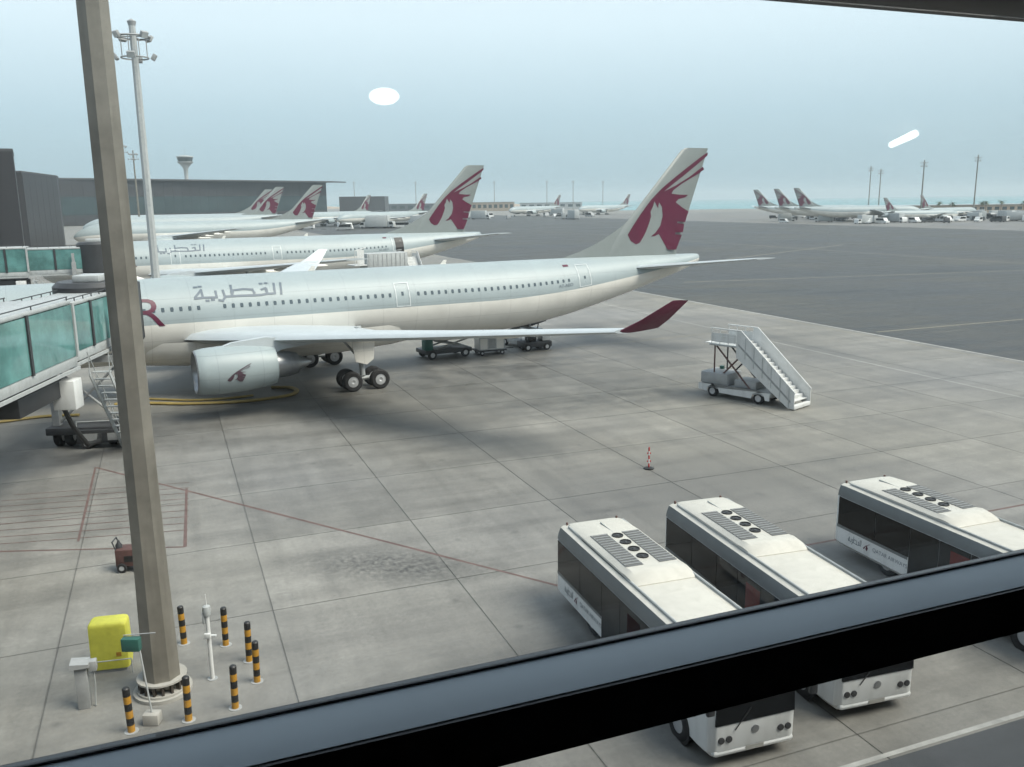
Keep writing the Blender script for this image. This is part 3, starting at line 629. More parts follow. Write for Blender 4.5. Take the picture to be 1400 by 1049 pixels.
# ------------------------------------------------------------------ apron buses
def make_bus(name):
    L, W, H = 9.35, 2.42, 2.62
    t = thing(name, 'x', 'bus', group=None)
    hw = W/2; mb = MB()                                 # x: 0 rear .. L front, body shell
    def ring(x, k, zt, zb, inset):
        w_ = hw-inset
        pts = [(-w_+.12, zb), (-w_, zb+.14), (-w_, 2.18), (-w_+.02, zt-.26), (-w_+.10, zt-.05), (-w_+.22, zt), (w_-.22, zt), (w_-.10, zt-.05), (w_-.02, zt-.26), (w_, 2.18), (w_, zb+.14), (w_-.12, zb)]
        return [(x, y, z) for y, z in pts]
    rings = [ring(.0, 0, H-.10, .42, .10), ring(.06, 0, H-.03, .36, .03), ring(.3, 0, H, .33, 0), ring(4.6, 0, H, .30, 0), ring(L-.5, 0, H, .28, 0), ring(L-.16, 0, H-.04, .28, .05), ring(L-.03, 0, H-.12, .32, .16), ring(L, 0, H-.2, .36, .22)]
    def mf(i, j):
        return {5: 1, 4: 1, 6: 1, 3: 2, 7: 2, 2: 2, 8: 2}.get(j, 0)
    mb.loft(rings, mf=mf); body = mb.build('body', [M['buswhite'], M['cream'], M['busgrey']], t, 30)
    # side windows in a dark band, doors
    for sg in (-1, 1):
        xs = [.18, 2.0, 3.55, 4.75, 5.95, 7.4, 8.75]
        for k in range(6):
            z0 = 1.13 if k < 2 else (.42 if k < 5 else 1.05)
            mb = MB(); mb.box(xs[k]+.012, xs[k+1]-.012, sg*hw-.02, sg*hw+.012, z0, 2.17)
            door = k in (2, 3, 4)
            o = mb.build('door' if door else 'side_window', M['busglass'], t)
            if door:
                mb = MB(); mb.box((xs[k]+xs[k+1])/2-.015, (xs[k]+xs[k+1])/2+.015, sg*hw+.012, sg*hw+.018, z0, 2.17); mb.build('door_seal', M['grey'], o)
        mb = MB(); mb.box(5.2, 5.93, sg*(hw+.014), sg*(hw+.02), 1.1, 2.0); mb.build('red_notice', M['redglass'], t)
        mb = MB(); mb.box(.14, 3.5, sg*hw-.01, sg*hw+.016, 1.02, 1.125); mb.build('waist_trim', M['busgrey'], t)
        mb = MB(); mb.path([(.4, sg*(hw-.27), H+.05), (L-.6, sg*(hw-.27), H+.05)], .03, 6); mb.box(.4, L-.6, sg*(hw-.27)-.02, sg*(hw-.27)+.02, H-.05, H+.05); mb.build('roof_gutter', M['lgrey'], t)
        # livery on the lower side panel
        mb = MB(); k_ = .30
        for l in ARAB:
            for (s0, t0), (s1, t1) in zip(l[:-1], l[1:]):
                a = Vector(((s0+10.4)*.11, (t0-.7)*.75)); b = Vector(((s1+10.4)*.11, (t1-.7)*.75)); n_ = (b-a); n_ = Vector((-n_.y, n_.x)).normalized()*.012 if n_.length else Vector((0, .012))
                q = [a+n_, b+n_, b-n_, a-n_]; mb.add([(.75+(p.x if sg < 0 else .65-p.x), sg*(hw+.004), .78+p.y) for p in q], [(0, 1, 2, 3)])
        mb.build('arabic_lettering', M['letter'], body, 0, 'stuff')
        mb = MB(); mb.add([(1.5+(s-26)*.035*(1 if sg < 0 else -1)+(0 if sg < 0 else .3), sg*(hw+.004), .63+(z-8.3)*.035) for s, z in EMB], [tuple(range(len(EMB)))]); mb.build('emblem', M['maroon'], body, 0)
        bm = text_mesh('QATAR AIRWAYS', .2)
        for v in bm.verts: v.co = Vector((1.95+v.co.x if sg < 0 else 3.4-v.co.x, sg*(hw+.004), .72+v.co.y))
        me = bpy.data.meshes.new('lettering'); bm.to_mesh(me); bm.free(); me.materials.append(M['letter']); obj('lettering', me, body)
    # wheels in arches
    for x in (2.45, 8.0):
        for sg in (-1, 1):
            if x > 3:
                mb = MB(); mb.lathe([(-.008, .02), (-.008, .52), (.008, .52), (.008, .02)], 20, 'y', (x, sg*(hw+.0), .44)); mb.build('wheel_arch', M['black'], t)
            mb = MB(); mb.lathe([(-.14, .25), (-.14, .4), (-.1, .46), (.1, .46), (.14, .4), (.14, .25)], 22, 'y', (x, sg*(hw-.1 if x > 3 else hw-.3), .46), 0, False); mb.lathe([(-.12, .05), (-.13, .27), (.13, .27), (.12, .05)], 14, 'y', (x, sg*(hw-.1 if x > 3 else hw-.3), .46), 1); mb.build('wheel', [M['tyre'], M['rim']], t)
    # roof air conditioner
    mb = MB()
    def hr(x, w_, z): return [(x, -w_, H-.02), (x, -w_, H+z*.5), (x, -w_+.16, H+z), (x, w_-.16, H+z), (x, w_, H+z*.5), (x, w_, H-.02)]
    mb.loft([hr(.12, .8, .03), hr(.45, .92, .13), hr(1.5, .96, .2), hr(4.25, .96, .2), hr(4.45, .96, .24), hr(4.75, .95, .2), hr(5.05, .93, .02)])
    ac = mb.build('roof_air_conditioner', M['cream'], t, 30)
    mb = MB(); mb.box(.75, 1.7, -.008, .008, H+.15, H+.204); mb.build('centre_seam', M['lgrey'], ac)
    for sg in (-1, 1):
        mb = MB(); mb.box(1.75, 4.2, min(sg*.25, sg*.80), max(sg*.25, sg*.80), H+.19, H+.212); gr = mb.build('grille', M['grille'], ac)
        for k in range(14):
            x = 1.8+k*.172; mb = MB(); mb.box(x, x+.06, min(sg*.26, sg*.79), max(sg*.26, sg*.79), H+.212, H+.228); mb.build('grille_slat', M['grille2'], gr)
    for k in range(4):
        x = 2.0+k*.55; mb = MB(); mb.lathe([(H+.19, .175), (H+.235, .175), (H+.235, .15), (H+.215, .145), (H+.215, .02)], 18, 'z', (x, 0, 0), mf=lambda i, j: 0); fn = mb.build('fan', M['black'], ac)
        mb = MB(); mb.lathe([(H+.215, .06), (H+.232, .05), (H+.234, .01)], 10, 'z', (x, 0, 0)); mb.build('fan_hub', M['dark'], fn)
        # front
    mb = MB(); mb.loft([[(L-.06, -hw+.17, 2.3), (L-.06, hw-.17, 2.3), (L-.05, hw-.17, 2.3), (L-.05, -hw+.17, 2.3)], [(L+.012, -hw+.2, 1.9), (L+.012, hw-.2, 1.9), (L-.03, hw-.2, 1.9), (L-.03, -hw+.2, 1.9)], [(L+.02, -hw+.16, 1.12), (L+.02, hw-.16, 1.12), (L-.05, hw-.16, 1.12), (L-.05, -hw+.16, 1.12)]])
    mb.build('windscreen', M['busglass'], t)
    mb = MB(); mb.cbox(L-.3, L+.015, -hw+.13, hw-.13, .31, .5, .09); mb.build('front_bumper', M['buswhite'], t)
    for sg in (-1, 1):
        for k, dy in enumerate((.0, .2)):
            mb = MB(); mb.lathe([(L-.04, .085), (L+.03, .08), (L+.035, .02)], 14, 'x', (0, sg*(hw-.42-dy+.1), .74)); mb.build('headlight', M['dark'], t)
        mb = MB(); mb.path([(L-.2, sg*(hw-.1), 2.35), (L+.25, sg*(hw+.12), 2.3), (L+.25, sg*(hw+.14), 2.0)], .03, 6); mb.cbox(L+.18, L+.3, sg*(hw+.14)-.1, sg*(hw+.14)+.1, 1.6, 2.02, .04); mb.build('mirror', M['dark'], t)
        mb = MB(); mb.cbox(.06, .13, sg*(hw-.34)-.03, sg*(hw-.34)+.03, H-.06, H+.07, .02); mb.build('marker_light', M['rust'], t)
    mb = MB(); mb.path([(L+.03, -.55, .95), (L+.035, -.15, 1.45)], .014, 5); mb.build('wiper', M['black'], t)
    mb = MB(); mb.lathe([(L, .1), (L+.02, .1), (L+.025, .08)], 18, 'x', (0, 0, .86)); mb.build('badge', M['steel'], t)
    mb = MB(); mb.box(L+.017, L+.021, -.24, .24, .36, .47); mb.build('number_plate', M['pwhite'], t)
    # rear
    mb = MB(); mb.box(-.012, .08, -hw+.2, hw-.2, 1.4, 2.2); mb.build('rear_window', M['busglass'], t)
    for sg in (-1, 1): mb = MB(); mb.box(-.012, .1, sg*(hw-.25)-.07, sg*(hw-.25)+.07, .7, 1.1); mb.build('tail_light', M['red'], t)
    return t
bus = make_bus('apron_bus')
def put_bus(o, x, y, ang, lb):
    a = R(ang); o.rotation_euler = (0, 0, a); n_ = Vector((-math.sin(a), math.cos(a), 0)); o.location = Vector((x, y, 0))+n_*1.21
    o['label'] = lb; o['group'] = 'white apron buses parked side by side'
put_bus(bus, 1.352, 26.592, -71.4, 'white apron bus at the end of the row next to the bollards and mast')
b2 = dup(bus); put_bus(b2, 5.164, 28.502, -73.2, 'white apron bus in the middle of the three, between two others')
b3 = dup(bus); put_bus(b3, 11.757, 30.436, -69.8, 'white apron bus parked apart from the other two across a wider gap')

# ------------------------------------------------------------------ passenger stairs truck
def make_stairs(label, loc, rz, H=3.55, group=None):
    """local x=0 at the stair foot, rising along +x to a platform over the truck"""
    t = thing('stairs_truck', label, 'stairs truck', loc, rz, group)
    hw = .98; run = 3.9; n = 15
    mb = MB(); mb.cbox(1.7, 7.0, -hw, hw, .55, .8, .05); mb.box(1.9, 6.9, -.45, .45, .4, .55); ch = mb.build('chassis', M['lgrey'], t)
    for sg in (-1, 1):
        mb = MB(); mb.yprism([(1.75, .32), (2.05, .32), (2.15, .62), (2.5, .88), (2.95, .62), (3.05, .32), (5.4, .34), (5.5, .62), (5.9, .88), (6.3, .62), (6.4, .34), (7.02, .4), (7.02, .82), (1.75, .82)], sg*(hw+.01)-.015, sg*(hw+.01)+.015); mb.build('skirt', M['white'], ch)
    for x in (2.55, 5.95):
        for sg in (-1, 1):
            mb = MB(); mb.lathe([(-.12, .2), (-.12, .33), (-.08, .38), (.08, .38), (.12, .33), (.12, .2)], 18, 'y', (x, sg*(hw-.12), .38), 0, False); mb.lathe([(-.1, .05), (-.13, .21), (.13, .21), (.1, .05)], 12, 'y', (x, sg*(hw-.12), .38), 1); mb.build('wheel', [M['tyre'], M['rim']], t)
    for q in range(n):
        x = .25+run*q/n; z = .3+(H-.3)*(q+1)/n
        mb = MB(); mb.box(x, x+run/n+.04, -hw+.08, hw-.08, z-.05, z); mb.box(x+run/n-.0, x+run/n+.015, -hw+.08, hw-.08, z, z+(H-.3)/n-.05); mb.build('step', M['white'], t)
    for sg in (-1, 1):
        y = sg*hw
        mb = MB(); mb.yprism([(.05, .12), (.45, .08), (run+.35, H-.75), (run+.35, H+.95), (run+.05, H+.95), (.05, 1.05)], y-.025, y+.025); sp = mb.build('side_panel', M['white'], t)
        mb = MB(); mb.path([(.02, y, 1.08), (run+.05, y, H+.99), (run+2.3, y, H+1.0)], .04, 6); mb.build('handrail', M['white'], t)
        for q in range(6):
            x = .4+q*(run-.1)/6; z = .3+(H-.3)*x/run; mb = MB(); mb.box(x, x+.04, y+sg*.026, y+sg*.05, z-.5, z+.8); mb.build('panel_rib', M['lgrey'], sp)
        mb = MB(); mb.yprism([(0.3, .45), (run+.2, H+.02), (run+.2, H+.16), (.3, .6)], y+sg*.03-.012, y+sg*.03+.012); mb.build('panel_trim', M['grey'], sp)
        mb = MB()
        for q in range(4): mb.tube((run+.35+q*.62, y, H), (run+.35+q*.62, y, H+1.0), .03, .03, 6)
        mb.box(run+.4, run+2.25, y-.012, y+.012, H+.12, H+.7); mb.path([(run+.35, y, H+.5), (run+2.3, y, H+.5)], .025, 6); mb.build('platform_rail', M['white'], t)
        mb = MB(); mb.tube((3.3, sg*.7, .8), (5.9, sg*.7, H-.2), .06); mb.tube((6.1, sg*.7, .8), (3.9, sg*.7, H-.5), .06); mb.tube((6.0, sg*.75, .8), (6.0, sg*.75, H-.1), .05); mb.build('scissor_arm', M['dark'] if sg < 0 else M['rust'], t)
    mb = MB(); mb.cbox(run+.2, run+2.4, -hw-.02, hw+.02, H-.14, H, .03); mb.build('platform', M['lgrey'], t)
    mb = MB(); mb.cbox(4.9, 6.95, -.9, .9, .82, 1.6, .08); mb.cbox(2.9, 4.5, -.7, .7, .82, 1.3, .06); mb.build('engine_cover', M['grey'], t)
    mb = MB(); mb.lathe([(.9, .12), (1.1, .16), (1.5, .16), (1.5, .1)], 10, 'z', (6.3, -.6, .3)); mb.build('hydraulic_tank', M['green'], t)
    mb = MB(); mb.cbox(.02, .3, -hw, hw, .05, .3, .04); mb.build('foot_bumper', M['white'], t)
    mb = MB(); mb.box(run+2.4, run+2.9, -.7, .7, H-.06, H-.02); mb.build('flap', M['white'], t)
    return t
fx = Vector((17.12, 51.93, 0)); make_stairs('white passenger stairs truck standing alone on the open concrete', (17.95, 52.75, 0), R(133))
sr = make_stairs('white passenger stairs standing against the open rear door beyond the fuselage', (0, 0, 0), 0, 5.0)
A2 = Vector((-36.3, 118.5, 0)); dp = A2+PD*(21.1*1.05)-PN*(2.1*1.05)
sr.location = dp-PN*7.0+PD*.4; sr.rotation_euler = (0, 0, PA+math.pi/2+.0)
# the opened rear door and the catering truck with it
mb = MB()
for s0, s1 in ((20.4, 21.6),):
    mb.add([skin(a_, t__, .06) for t__ in (-.1, .2, .5, .85) for a_ in (s0, (s0+s1)/2, s1)], [(r_*3+c_, r_*3+c_+1, r_*3+c_+4, r_*3+c_+3) for r_ in range(3) for c_ in range(2)])
mb.build('open_doorway', M['black'], a2, 0)
def make_van(name, label, cat, L, W, H, body, group=None, box=None):
    t = thing(name, label, cat, group=group)
    mb = MB()
    if box: 
        mb.cbox(-L/2, L/2-1.9, -W/2, W/2, .55, H, .06); cargo = mb.build('cargo_box', box, t); mb = MB()
        mb.yprism([(L/2-1.85, .45), (L/2, .45), (L/2, 1.15), (L/2-.35, 2.0), (L/2-.6, 2.15), (L/2-1.85, 2.15)], -W/2+.05, W/2-.05); mb.build('cab', body, t)
        gp = [(L/2-1.4, 1.2), (L/2-.08, 1.2), (L/2-.36, 1.95), (L/2-1.4, 1.95)]
        mb = MB(); mb.box(-L/2, L/2-.2, -.5, .5, .35, .6); mb.build('chassis', M['dark'], t)
    else:
        mb.yprism([(-L/2, .35), (L/2, .35), (L/2, .95), (L/2-.85, 1.15), (L/2-1.5, H-.05), (L/2-1.8, H), (-L/2+.1, H), (-L/2, H-.15)], -W/2, W/2); mb.build('body', body, t)
        gp = [(-L/2+.4, 1.2), (L/2-1.05, 1.2), (L/2-1.6, H-.2), (-L/2+.4, H-.2)]
    mb = MB(); mb.yprism(gp, -W/2-.01 if not box else -W/2+.04, W/2+.01 if not box else W/2-.04); mb.build('window_band', M['busglass'], t)
    for x in (-L/2+.9, L/2-.85):
        for sg in (-1, 1):
            mb = MB(); mb.lathe([(-.11, .2), (-.11, .33), (0, .37), (.11, .33), (.11, .2)], 14, 'y', (x, sg*(W/2-.12), .37)); mb.build('wheel', M['tyre'], t)
    return t
ct = thing('catering_truck', 'high-lift truck with raised pale box beside the stairs at the open rear door', 'truck', A2+PD*16.5-PN*8.0, PA+.1)
mb = MB(); mb.box(-4, 4, -1.1, 1.1, .5, .85); mb.build('chassis', M['dark'], ct)
for x in (-2.8, 2.9):
    for sg in (-1, 1): mb = MB(); mb.lathe([(-.14, .25), (-.14, .42), (0, .48), (.14, .42), (.14, .25)], 16, 'y', (x, sg*1.0, .48)); mb.build('wheel', M['tyre'], ct)
mb = MB(); mb.yprism([(-4.1, .5), (-2.3, .5), (-2.3, 2.5), (-3.5, 2.5), (-4.1, 1.6)], -1.15, 1.15); cb_ = mb.build('cab', M['white'], ct); mb = MB(); mb.yprism([(-4.0, 1.6), (-2.7, 1.6), (-2.7, 2.3), (-3.5, 2.3)], -1.16, 1.16); mb.build('cab_window', M['busglass'], cb_)
for sg in (-1, 1): mb = MB(); mb.tube((-1.8, sg*.9, .85), (3.4, sg*.9, 4.1), .09); mb.tube((3.4, sg*.9, .85), (-1.8, sg*.9, 4.1), .09); mb.build('scissor_arm', M['grey'], ct)
mb = MB(); mb.cbox(-2.0, 4.0, -1.25, 1.25, 4.1, 6.15, .06); bx_ = mb.build('raised_box', M['lgrey'], ct)
for k in range(9): mb = MB(); mb.box(-1.8+k*.66, -1.7+k*.66, -1.29, -1.25, 4.2, 6.05); mb.build('box_rib', M['grey'], bx_)
mb = MB(); mb.cbox(-3.8, -2.0, -1.2, 1.2, 4.6, 4.75, .03); mb.path([(-3.7, -1.15, 4.7), (-3.7, -1.15, 6.6), (-2.1, -1.15, 7.0)], .05, 6); mb.box(-3.4, -2.4, -1.2, -1.16, 4.8, 6.7); mb.build('front_platform', M['white'], ct)

# ------------------------------------------------------------------ ground equipment under the airliner
def wheels(t, xs, hw, r, wd=.16):
    for x in xs:
        for sg in (-1, 1):
            mb = MB(); mb.lathe([(-wd/2, r*.5), (-wd/2, r*.9), (0, r), (wd/2, r*.9), (wd/2, r*.5)], 14, 'y', (x, sg*hw, r), 0, False); mb.lathe([(-wd*.4, .03), (-wd*.45, r*.52), (wd*.45, r*.52), (wd*.4, .03)], 10, 'y', (x, sg*hw, r), 1)
            mb.build('wheel', [M['tyre'], M['rim']], t)
t = thing('container_dolly', 'low dolly carrying a pale cargo container beneath the tail fuselage', 'dolly', (-1.9, 74.1, 0), PA-.12)
mb = MB(); mb.box(-1.3, 1.3, -.8, .8, .32, .45); mb.box(1.3, 2.2, -.04, .04, .35, .42); mb.build('bed', M['dark'], t); wheels(t, (-.9, .9), .7, .2)
t = tag(thing('cargo_container', 'x', 'x', (-1.9, 74.1, .455), PA-.12), 'pale dirty cargo container resting on a low dolly beneath the tail fuselage', 'container')
mb = MB(); mb.yprism([(-1.1, 0), (1.1, 0), (1.1, 1.05), (-1.1, 1.05)], -.7, .7); mb.build('shell', M['belly'], t, 0)
mb = MB()
for x in (-1.1, -.35, .35, 1.1): mb.box(x-.04, x+.04, -.73, -.7, 0, 1.05)
mb.box(-1.12, 1.12, -.73, -.7, 0, .07); mb.box(-1.12, 1.12, -.73, -.7, .98, 1.06); mb.build('frame', M['lgrey'], t, 0)
mb = MB(); mb.box(-.3, .3, -.715, -.702, .1, .95); mb.build('curtain', M['grey'], t, 0)
t = thing('cargo_loader', 'dark scissor cargo loader standing under the fuselage next to the container dolly', 'loader', (-5.6, 73.0, 0), PA)
mb = MB(); mb.cbox(-2.2, 2.0, -1.1, 1.1, .45, .8, .05); mb.build('chassis', M['dark'], t); wheels(t, (-1.6, 1.4), 1.0, .4, .24)
mb = MB(); mb.cbox(-1.4, 2.0, -1.1, 1.1, 1.55, 1.7, .03); mb.build('platform', M['grey'], t)
for sg in (-1, 1):
    mb = MB(); mb.tube((-1.3, sg*.8, .8), (1.8, sg*.8, 1.55), .07); mb.tube((1.8, sg*.8, .8), (-1.3, sg*.8, 1.55), .07); mb.build('scissor_arm', M['grey'], t)
    mb = MB(); mb.path([(-1.4, sg*1.05, 1.7), (-1.4, sg*1.05, 2.3), (1.9, sg*1.05, 2.3), (1.9, sg*1.05, 1.7)], .03, 6); mb.build('guard_rail', M['lgrey'], t)
mb = MB(); mb.cbox(-2.2, -1.5, -1.0, -.2, .8, 1.9, .05); mb.build('operator_cab', M['green'], t)
t = thing('baggage_tug', 'small dark baggage tug with white hood beyond the pale container', 'tug', (2.0, 75.9, 0), PA-.1)
mb = MB(); mb.cbox(-1.4, 1.4, -.7, .7, .3, .8, .08); mb.build('body', M['dark'], t); wheels(t, (-.9, .9), .65, .33, .22)
mb = MB(); mb.cbox(.5, 1.35, -.6, .6, .8, 1.3, .1); mb.build('hood', M['white'], t)
mb = MB(); mb.cbox(-.7, -.1, -.55, .55, .8, 1.2, .06); mb.box(-.75, -.65, -.55, .55, 1.2, 1.6); mb.build('seat', M['black'], t)
mb = MB()
for x in (-1.0, .45):
    for sg in (-1, 1): mb.tube((x, sg*.6, .8), (x, sg*.6, 1.85), .03)
mb.build('canopy_frame', M['dark'], t); mb = MB(); mb.cbox(-1.1, .55, -.66, .66, 1.85, 1.92, .03); mb.build('canopy', M['lgrey'], t)
t = thing('belt_loader', 'dark belt loader raised to the rear belly of the airliner with the yellow hose', 'belt loader', P1w(18.0, 4.2), PA+R(90))
mb = MB(); mb.cbox(-2.4, 2.2, -.8, .8, .35, .75, .05); mb.build('chassis', M['grey'], t); wheels(t, (-1.6, 1.5), .75, .36, .2)
mb = MB(); mb.yprism([(-3.6, 2.7), (-3.6, 2.95), (3.2, .95), (3.2, .7)], -.45, .45); mb.build('belt', M['black'], t)
for sg in (-1, 1): mb = MB(); mb.tube((-1.8, sg*.4, .7), (-2.4, sg*.4, 2.4), .06); mb.tube((1.6, sg*.4, .7), (1.6, sg*.4, 1.2), .06); mb.build('lift_arm', M['steel'], t)
t = thing('ground_power_unit', 'low dark wheeled power unit with pale panels below the jet bridge beside the mast', 'power unit', (-22.0, 46.4, 0), R(8))
mb = MB(); mb.cbox(-1.5, 1.5, -.7, .7, .3, 1.05, .06); gp_ = mb.build('body', M['dark'], t); wheels(t, (-1.0, 1.0), .62, .3, .18)
for x in (-1.2, .1): mb = MB(); mb.box(x, x+.95, -.715, -.7, .45, .85); mb.build('panel', M['grey'], gp_)
mb = MB(); mb.path([(-1.45, -.6, 1.05), (-1.45, -.6, 1.5), (1.45, -.6, 1.5), (1.45, -.6, 1.05)], .03, 6); mb.build('top_rail', M['lgrey'], t)
# the yellow hose lying on the concrete
def hose(label, pts, r=.17):
    P = [Vector((x, y, r*.55)) for x, y in pts]; Q = []
    for i in range(len(P)-1):
        p0, p1, p2, p3 = P[max(0, i-1)], P[i], P[i+1], P[min(len(P)-1, i+2)]
        for k in range(8):
            u = k/8; Q.append(.5*((2*p1)+(p2-p0)*u+(2*p0-5*p1+4*p2-p3)*u*u+(3*p1-p0-3*p2+p3)*u**3))
    Q.append(P[-1]); mb = MB(); rings = []
    for i, p in enumerate(Q):
        d = (Q[min(i+1, len(Q)-1)]-Q[max(i-1, 0)]).normalized(); s_ = d.cross(Vector((0, 0, 1))); rr_ = r*(1+.08*(i % 2))
        rings.append([p+s_*math.cos(2*math.pi*j/10)*rr_+Vector((0, 0, 1))*math.sin(2*math.pi*j/10)*rr_*.55 for j in range(10)])
    mb.loft(rings); return tag(mb.build('air_hose', M['hose'], None), label, 'hose')
hose('long yellow air hose looped on the concrete under the engine', [(-26, 56.0), (-23.98, 56.2), (-21.11, 55.9), (-17.82, 56.33), (-15.3, 57.9), (-14.9, 59.3), (-15.6, 60.6), (-17.0, 60.8)])
hose('second yellow hose running straight beside the looped one under the engine', [(-26, 57.8), (-24.28, 57.6), (-21.5, 57.05), (-19.3, 57.4), (-17.6, 58.3)], .13)
hose('yellow hose lying beside the jet bridge wheels', [(-33.5, 50.6), (-31.1, 51.6), (-29.1, 52.9), (-27, 53.2)], .15)

# ------------------------------------------------------------------ things round the mast
def bollard():
    t = thing('bollard', 'x', 'bollard', group='black and yellow bollards around the mast')
    r = .09; z = 0; k = 0
    while z < 1.16:
        z1 = min(1.18, z+.197); mb = MB(); mb.lathe([(z, r), (z1, r)] + ([(z1+.03, r*.7), (z1+.035, .01)] if z1 >= 1.17 else []), 16, 'z'); mb.build('band', M['ochre'] if k % 2 == 0 else M['black'], t); z = z1; k += 1
    mb = MB(); mb.lathe([(0, .17), (.015, .17), (.015, .09)], 16, 'z'); mb.build('base_plate', M['grey'], t)
    return t
bp = None
for X, Y, lb in ((-9.87, 24.06, 'striped bollard standing right beside the tapered mast, on the side toward the airliners'), (-8.59, 23.94, 'striped bollard behind the slim white post'), (-7.62, 22.99, 'striped bollard of the close pair, the one nearer the airliners'), (-7.08, 21.88, 'striped bollard of the close pair, the one nearer the grey window rail'),
                 (-7.29, 20.61, 'striped bollard standing apart at the corner, nearest to the buses'), (-8.31, 20.08, 'striped bollard between the mast base and the grey window rail'), (-9.57, 19.63, 'striped bollard between the grey cabinet and the small concrete block')):
    b = bollard() if bp is None else dup(bp)
    bp = bp or b; b.location = (X, Y, 0); b['label'] = lb; b.rotation_euler = (R(random.uniform(-1.2, 1.2)), R(random.uniform(-1.2, 1.2)), random.random()*6)
t = thing('post', 'slim white post with a small fitting on top between the bollards', 'post', (-8.36, 22.06, 0))
mb = MB(); mb.tube((0, 0, 0), (0, 0, 1.9), .06, .055, 12); mb.build('shaft', M['white'], t); mb = MB(); mb.tube((0, 0, 1.9), (0, 0, 2.5), .02, .012, 8); mb.build('aerial', M['white'], t)
mb = MB(); mb.cbox(-.09, .09, -.13, -.05, 1.25, 1.4, .02); mb.box(.0, .2, -.03, .03, 1.27, 1.31); mb.build('bracket', M['white'], t)
mb = MB(); mb.lathe([(1.9, .1), (2.05, .12), (2.15, .1), (2.2, .02)], 12, 'z'); mb.cbox(-.12, -.05, -.08, .08, 1.65, 2.0, .02); mb.build('fitting', M['lgrey'], t)
mb = MB(); mb.lathe([(0, .14), (.02, .14), (.02, .06)], 14, 'z'); mb.build('base_plate', M['grey'], t)
t = thing('yellow_cabinet', 'bright yellow covered equipment cabinet next to the big mast', 'cabinet', (-11.4, 22.75, 0), R(12), None, .85)
mb = MB(); rings = []
for z, k in ((.12, .96), (.3, 1), (.9, 1.0), (1.35, .99), (1.6, .985), (1.68, .95), (1.72, .86)):
    hx, hy, c = .60*k, .36*k, .12; rings.append([(x, y, z) for x, y in ((-hx+c, -hy), (hx-c, -hy), (hx-.03, -hy+.03), (hx, -hy+c), (hx, hy-c), (hx-.03, hy-.03), (hx-c, hy), (-hx+c, hy), (-hx+.03, hy-.03), (-hx, hy-c), (-hx, -hy+c), (-hx+.03, -hy+.03))])
mb.loft(rings); cv = mb.build('cover', M['yellow'], t, 40)
mb = MB(); mb.box(-.5, .5, -.3, .3, 0, .14); mb.build('plinth', M['grey'], t)
mb = MB(); mb.yprism([(.22, .55), (.38, .55), (.38, .7), (.22, .7)], -.366, -.362); mb.build('sticker', M['ochre'], cv)
mb = MB(); mb.path([(-.66, -.5, .05), (-.66, -.5, .5), (.7, -.5, .5), (.7, -.5, .0)], .02, 6); mb.build('guard_bar', M['lgrey'], t)
t = thing('grey_cabinet', 'narrow grey metal cabinet with overhanging cap beside the yellow cabinet', 'cabinet', (-11.25, 20.75, 0), R(18), None, .92)
mb = MB(); mb.cbox(-.16, .16, -.14, .14, 0, 1.3, .015); mb.build('body', M['grey'], t)
mb = MB(); mb.yprism([(-.24, 1.3), (.24, 1.3), (.24, 1.4), (-.24, 1.46)], -.26, .2); mb.build('cap', M['grey'], t); mb = MB(); mb.cbox(.2, .42, -.12, .12, 1.1, 1.4, .02); mb.build('side_box', M['grey'], t)
mb = MB(); mb.path([(.32, 0, 1.12), (.32, 0, .6), (.28, -.05, .02)], .025, 6); mb.build('conduit', M['lgrey'], t)
t = thing('green_box_post', 'thin pole with a dark green box standing on a small concrete block by the mast', 'post', (-9.18, 19.98, 0))
mb = MB(); mb.cbox(-.2, .2, -.15, .15, 0, .3, .03); mb.build('block', M['conc'], t)
mb = MB(); mb.tube((0, 0, .3), (-.18, .05, 2.25), .022, .022, 8); mb.build('pole', M['lgrey'], t)
mb = MB(); mb.M = Matrix.Translation((-.35, .05, 2.15)); mb.cbox(-.22, .22, -.1, .1, -.17, .17, .02); bx = mb.build('box', M['green'], t); mb = MB(); mb.tube((-.55, .1, 2.36), (.25, .1, 2.42), .015); mb.build('strap', M['grey'], t)
t = thing('extinguisher_trolley', 'rusty red wheeled trolley box on the hatched concrete behind the mast', 'trolley', (-13.7, 29.6, 0), R(8))
mb = MB(); mb.cbox(-.5, .45, -.3, .3, .22, .85, .03); bd = mb.build('body', M['rust'], t); mb = MB(); mb.box(-.2, .1, -.31, -.302, .4, .62); mb.build('plate', M['black'], bd)
wheels(t, (-.3, .3), .3, .18, .1); mb = MB(); mb.path([(-.45, -.25, .8), (-.56, -.25, 1.15), (-.56, .25, 1.15), (-.45, .25, .8)], .025, 6); mb.build('handle', M['dark'], t)
mb = MB(); mb.lathe([(.3, .12), (.95, .12), (1.05, .05), (1.12, .04)], 12, 'z', (-.42, 0, 0)); mb.build('cylinder', M['dark'], t)
t = thing('marker_post', 'small red and white marker post on a dark base, alone on the concrete', 'marker', (6.57, 40.77, 0))
mb = MB(); mb.lathe([(0, .26), (.05, .26), (.09, .1)], 8, 'z'); mb.build('base', M['black'], t)
for k in range(5): mb = MB(); mb.lathe([(.08+k*.2, .038), (.28+k*.2, .038)], 10, 'z'); mb.build('band', M['red'] if k % 2 == 0 else M['white'], t)
mb = MB(); mb.box(-.1, .1, -.02, .02, .35, .42); mb.box(-.09, .09, -.02, .02, .75, .82); mb.build('reflector', M['red'], t)

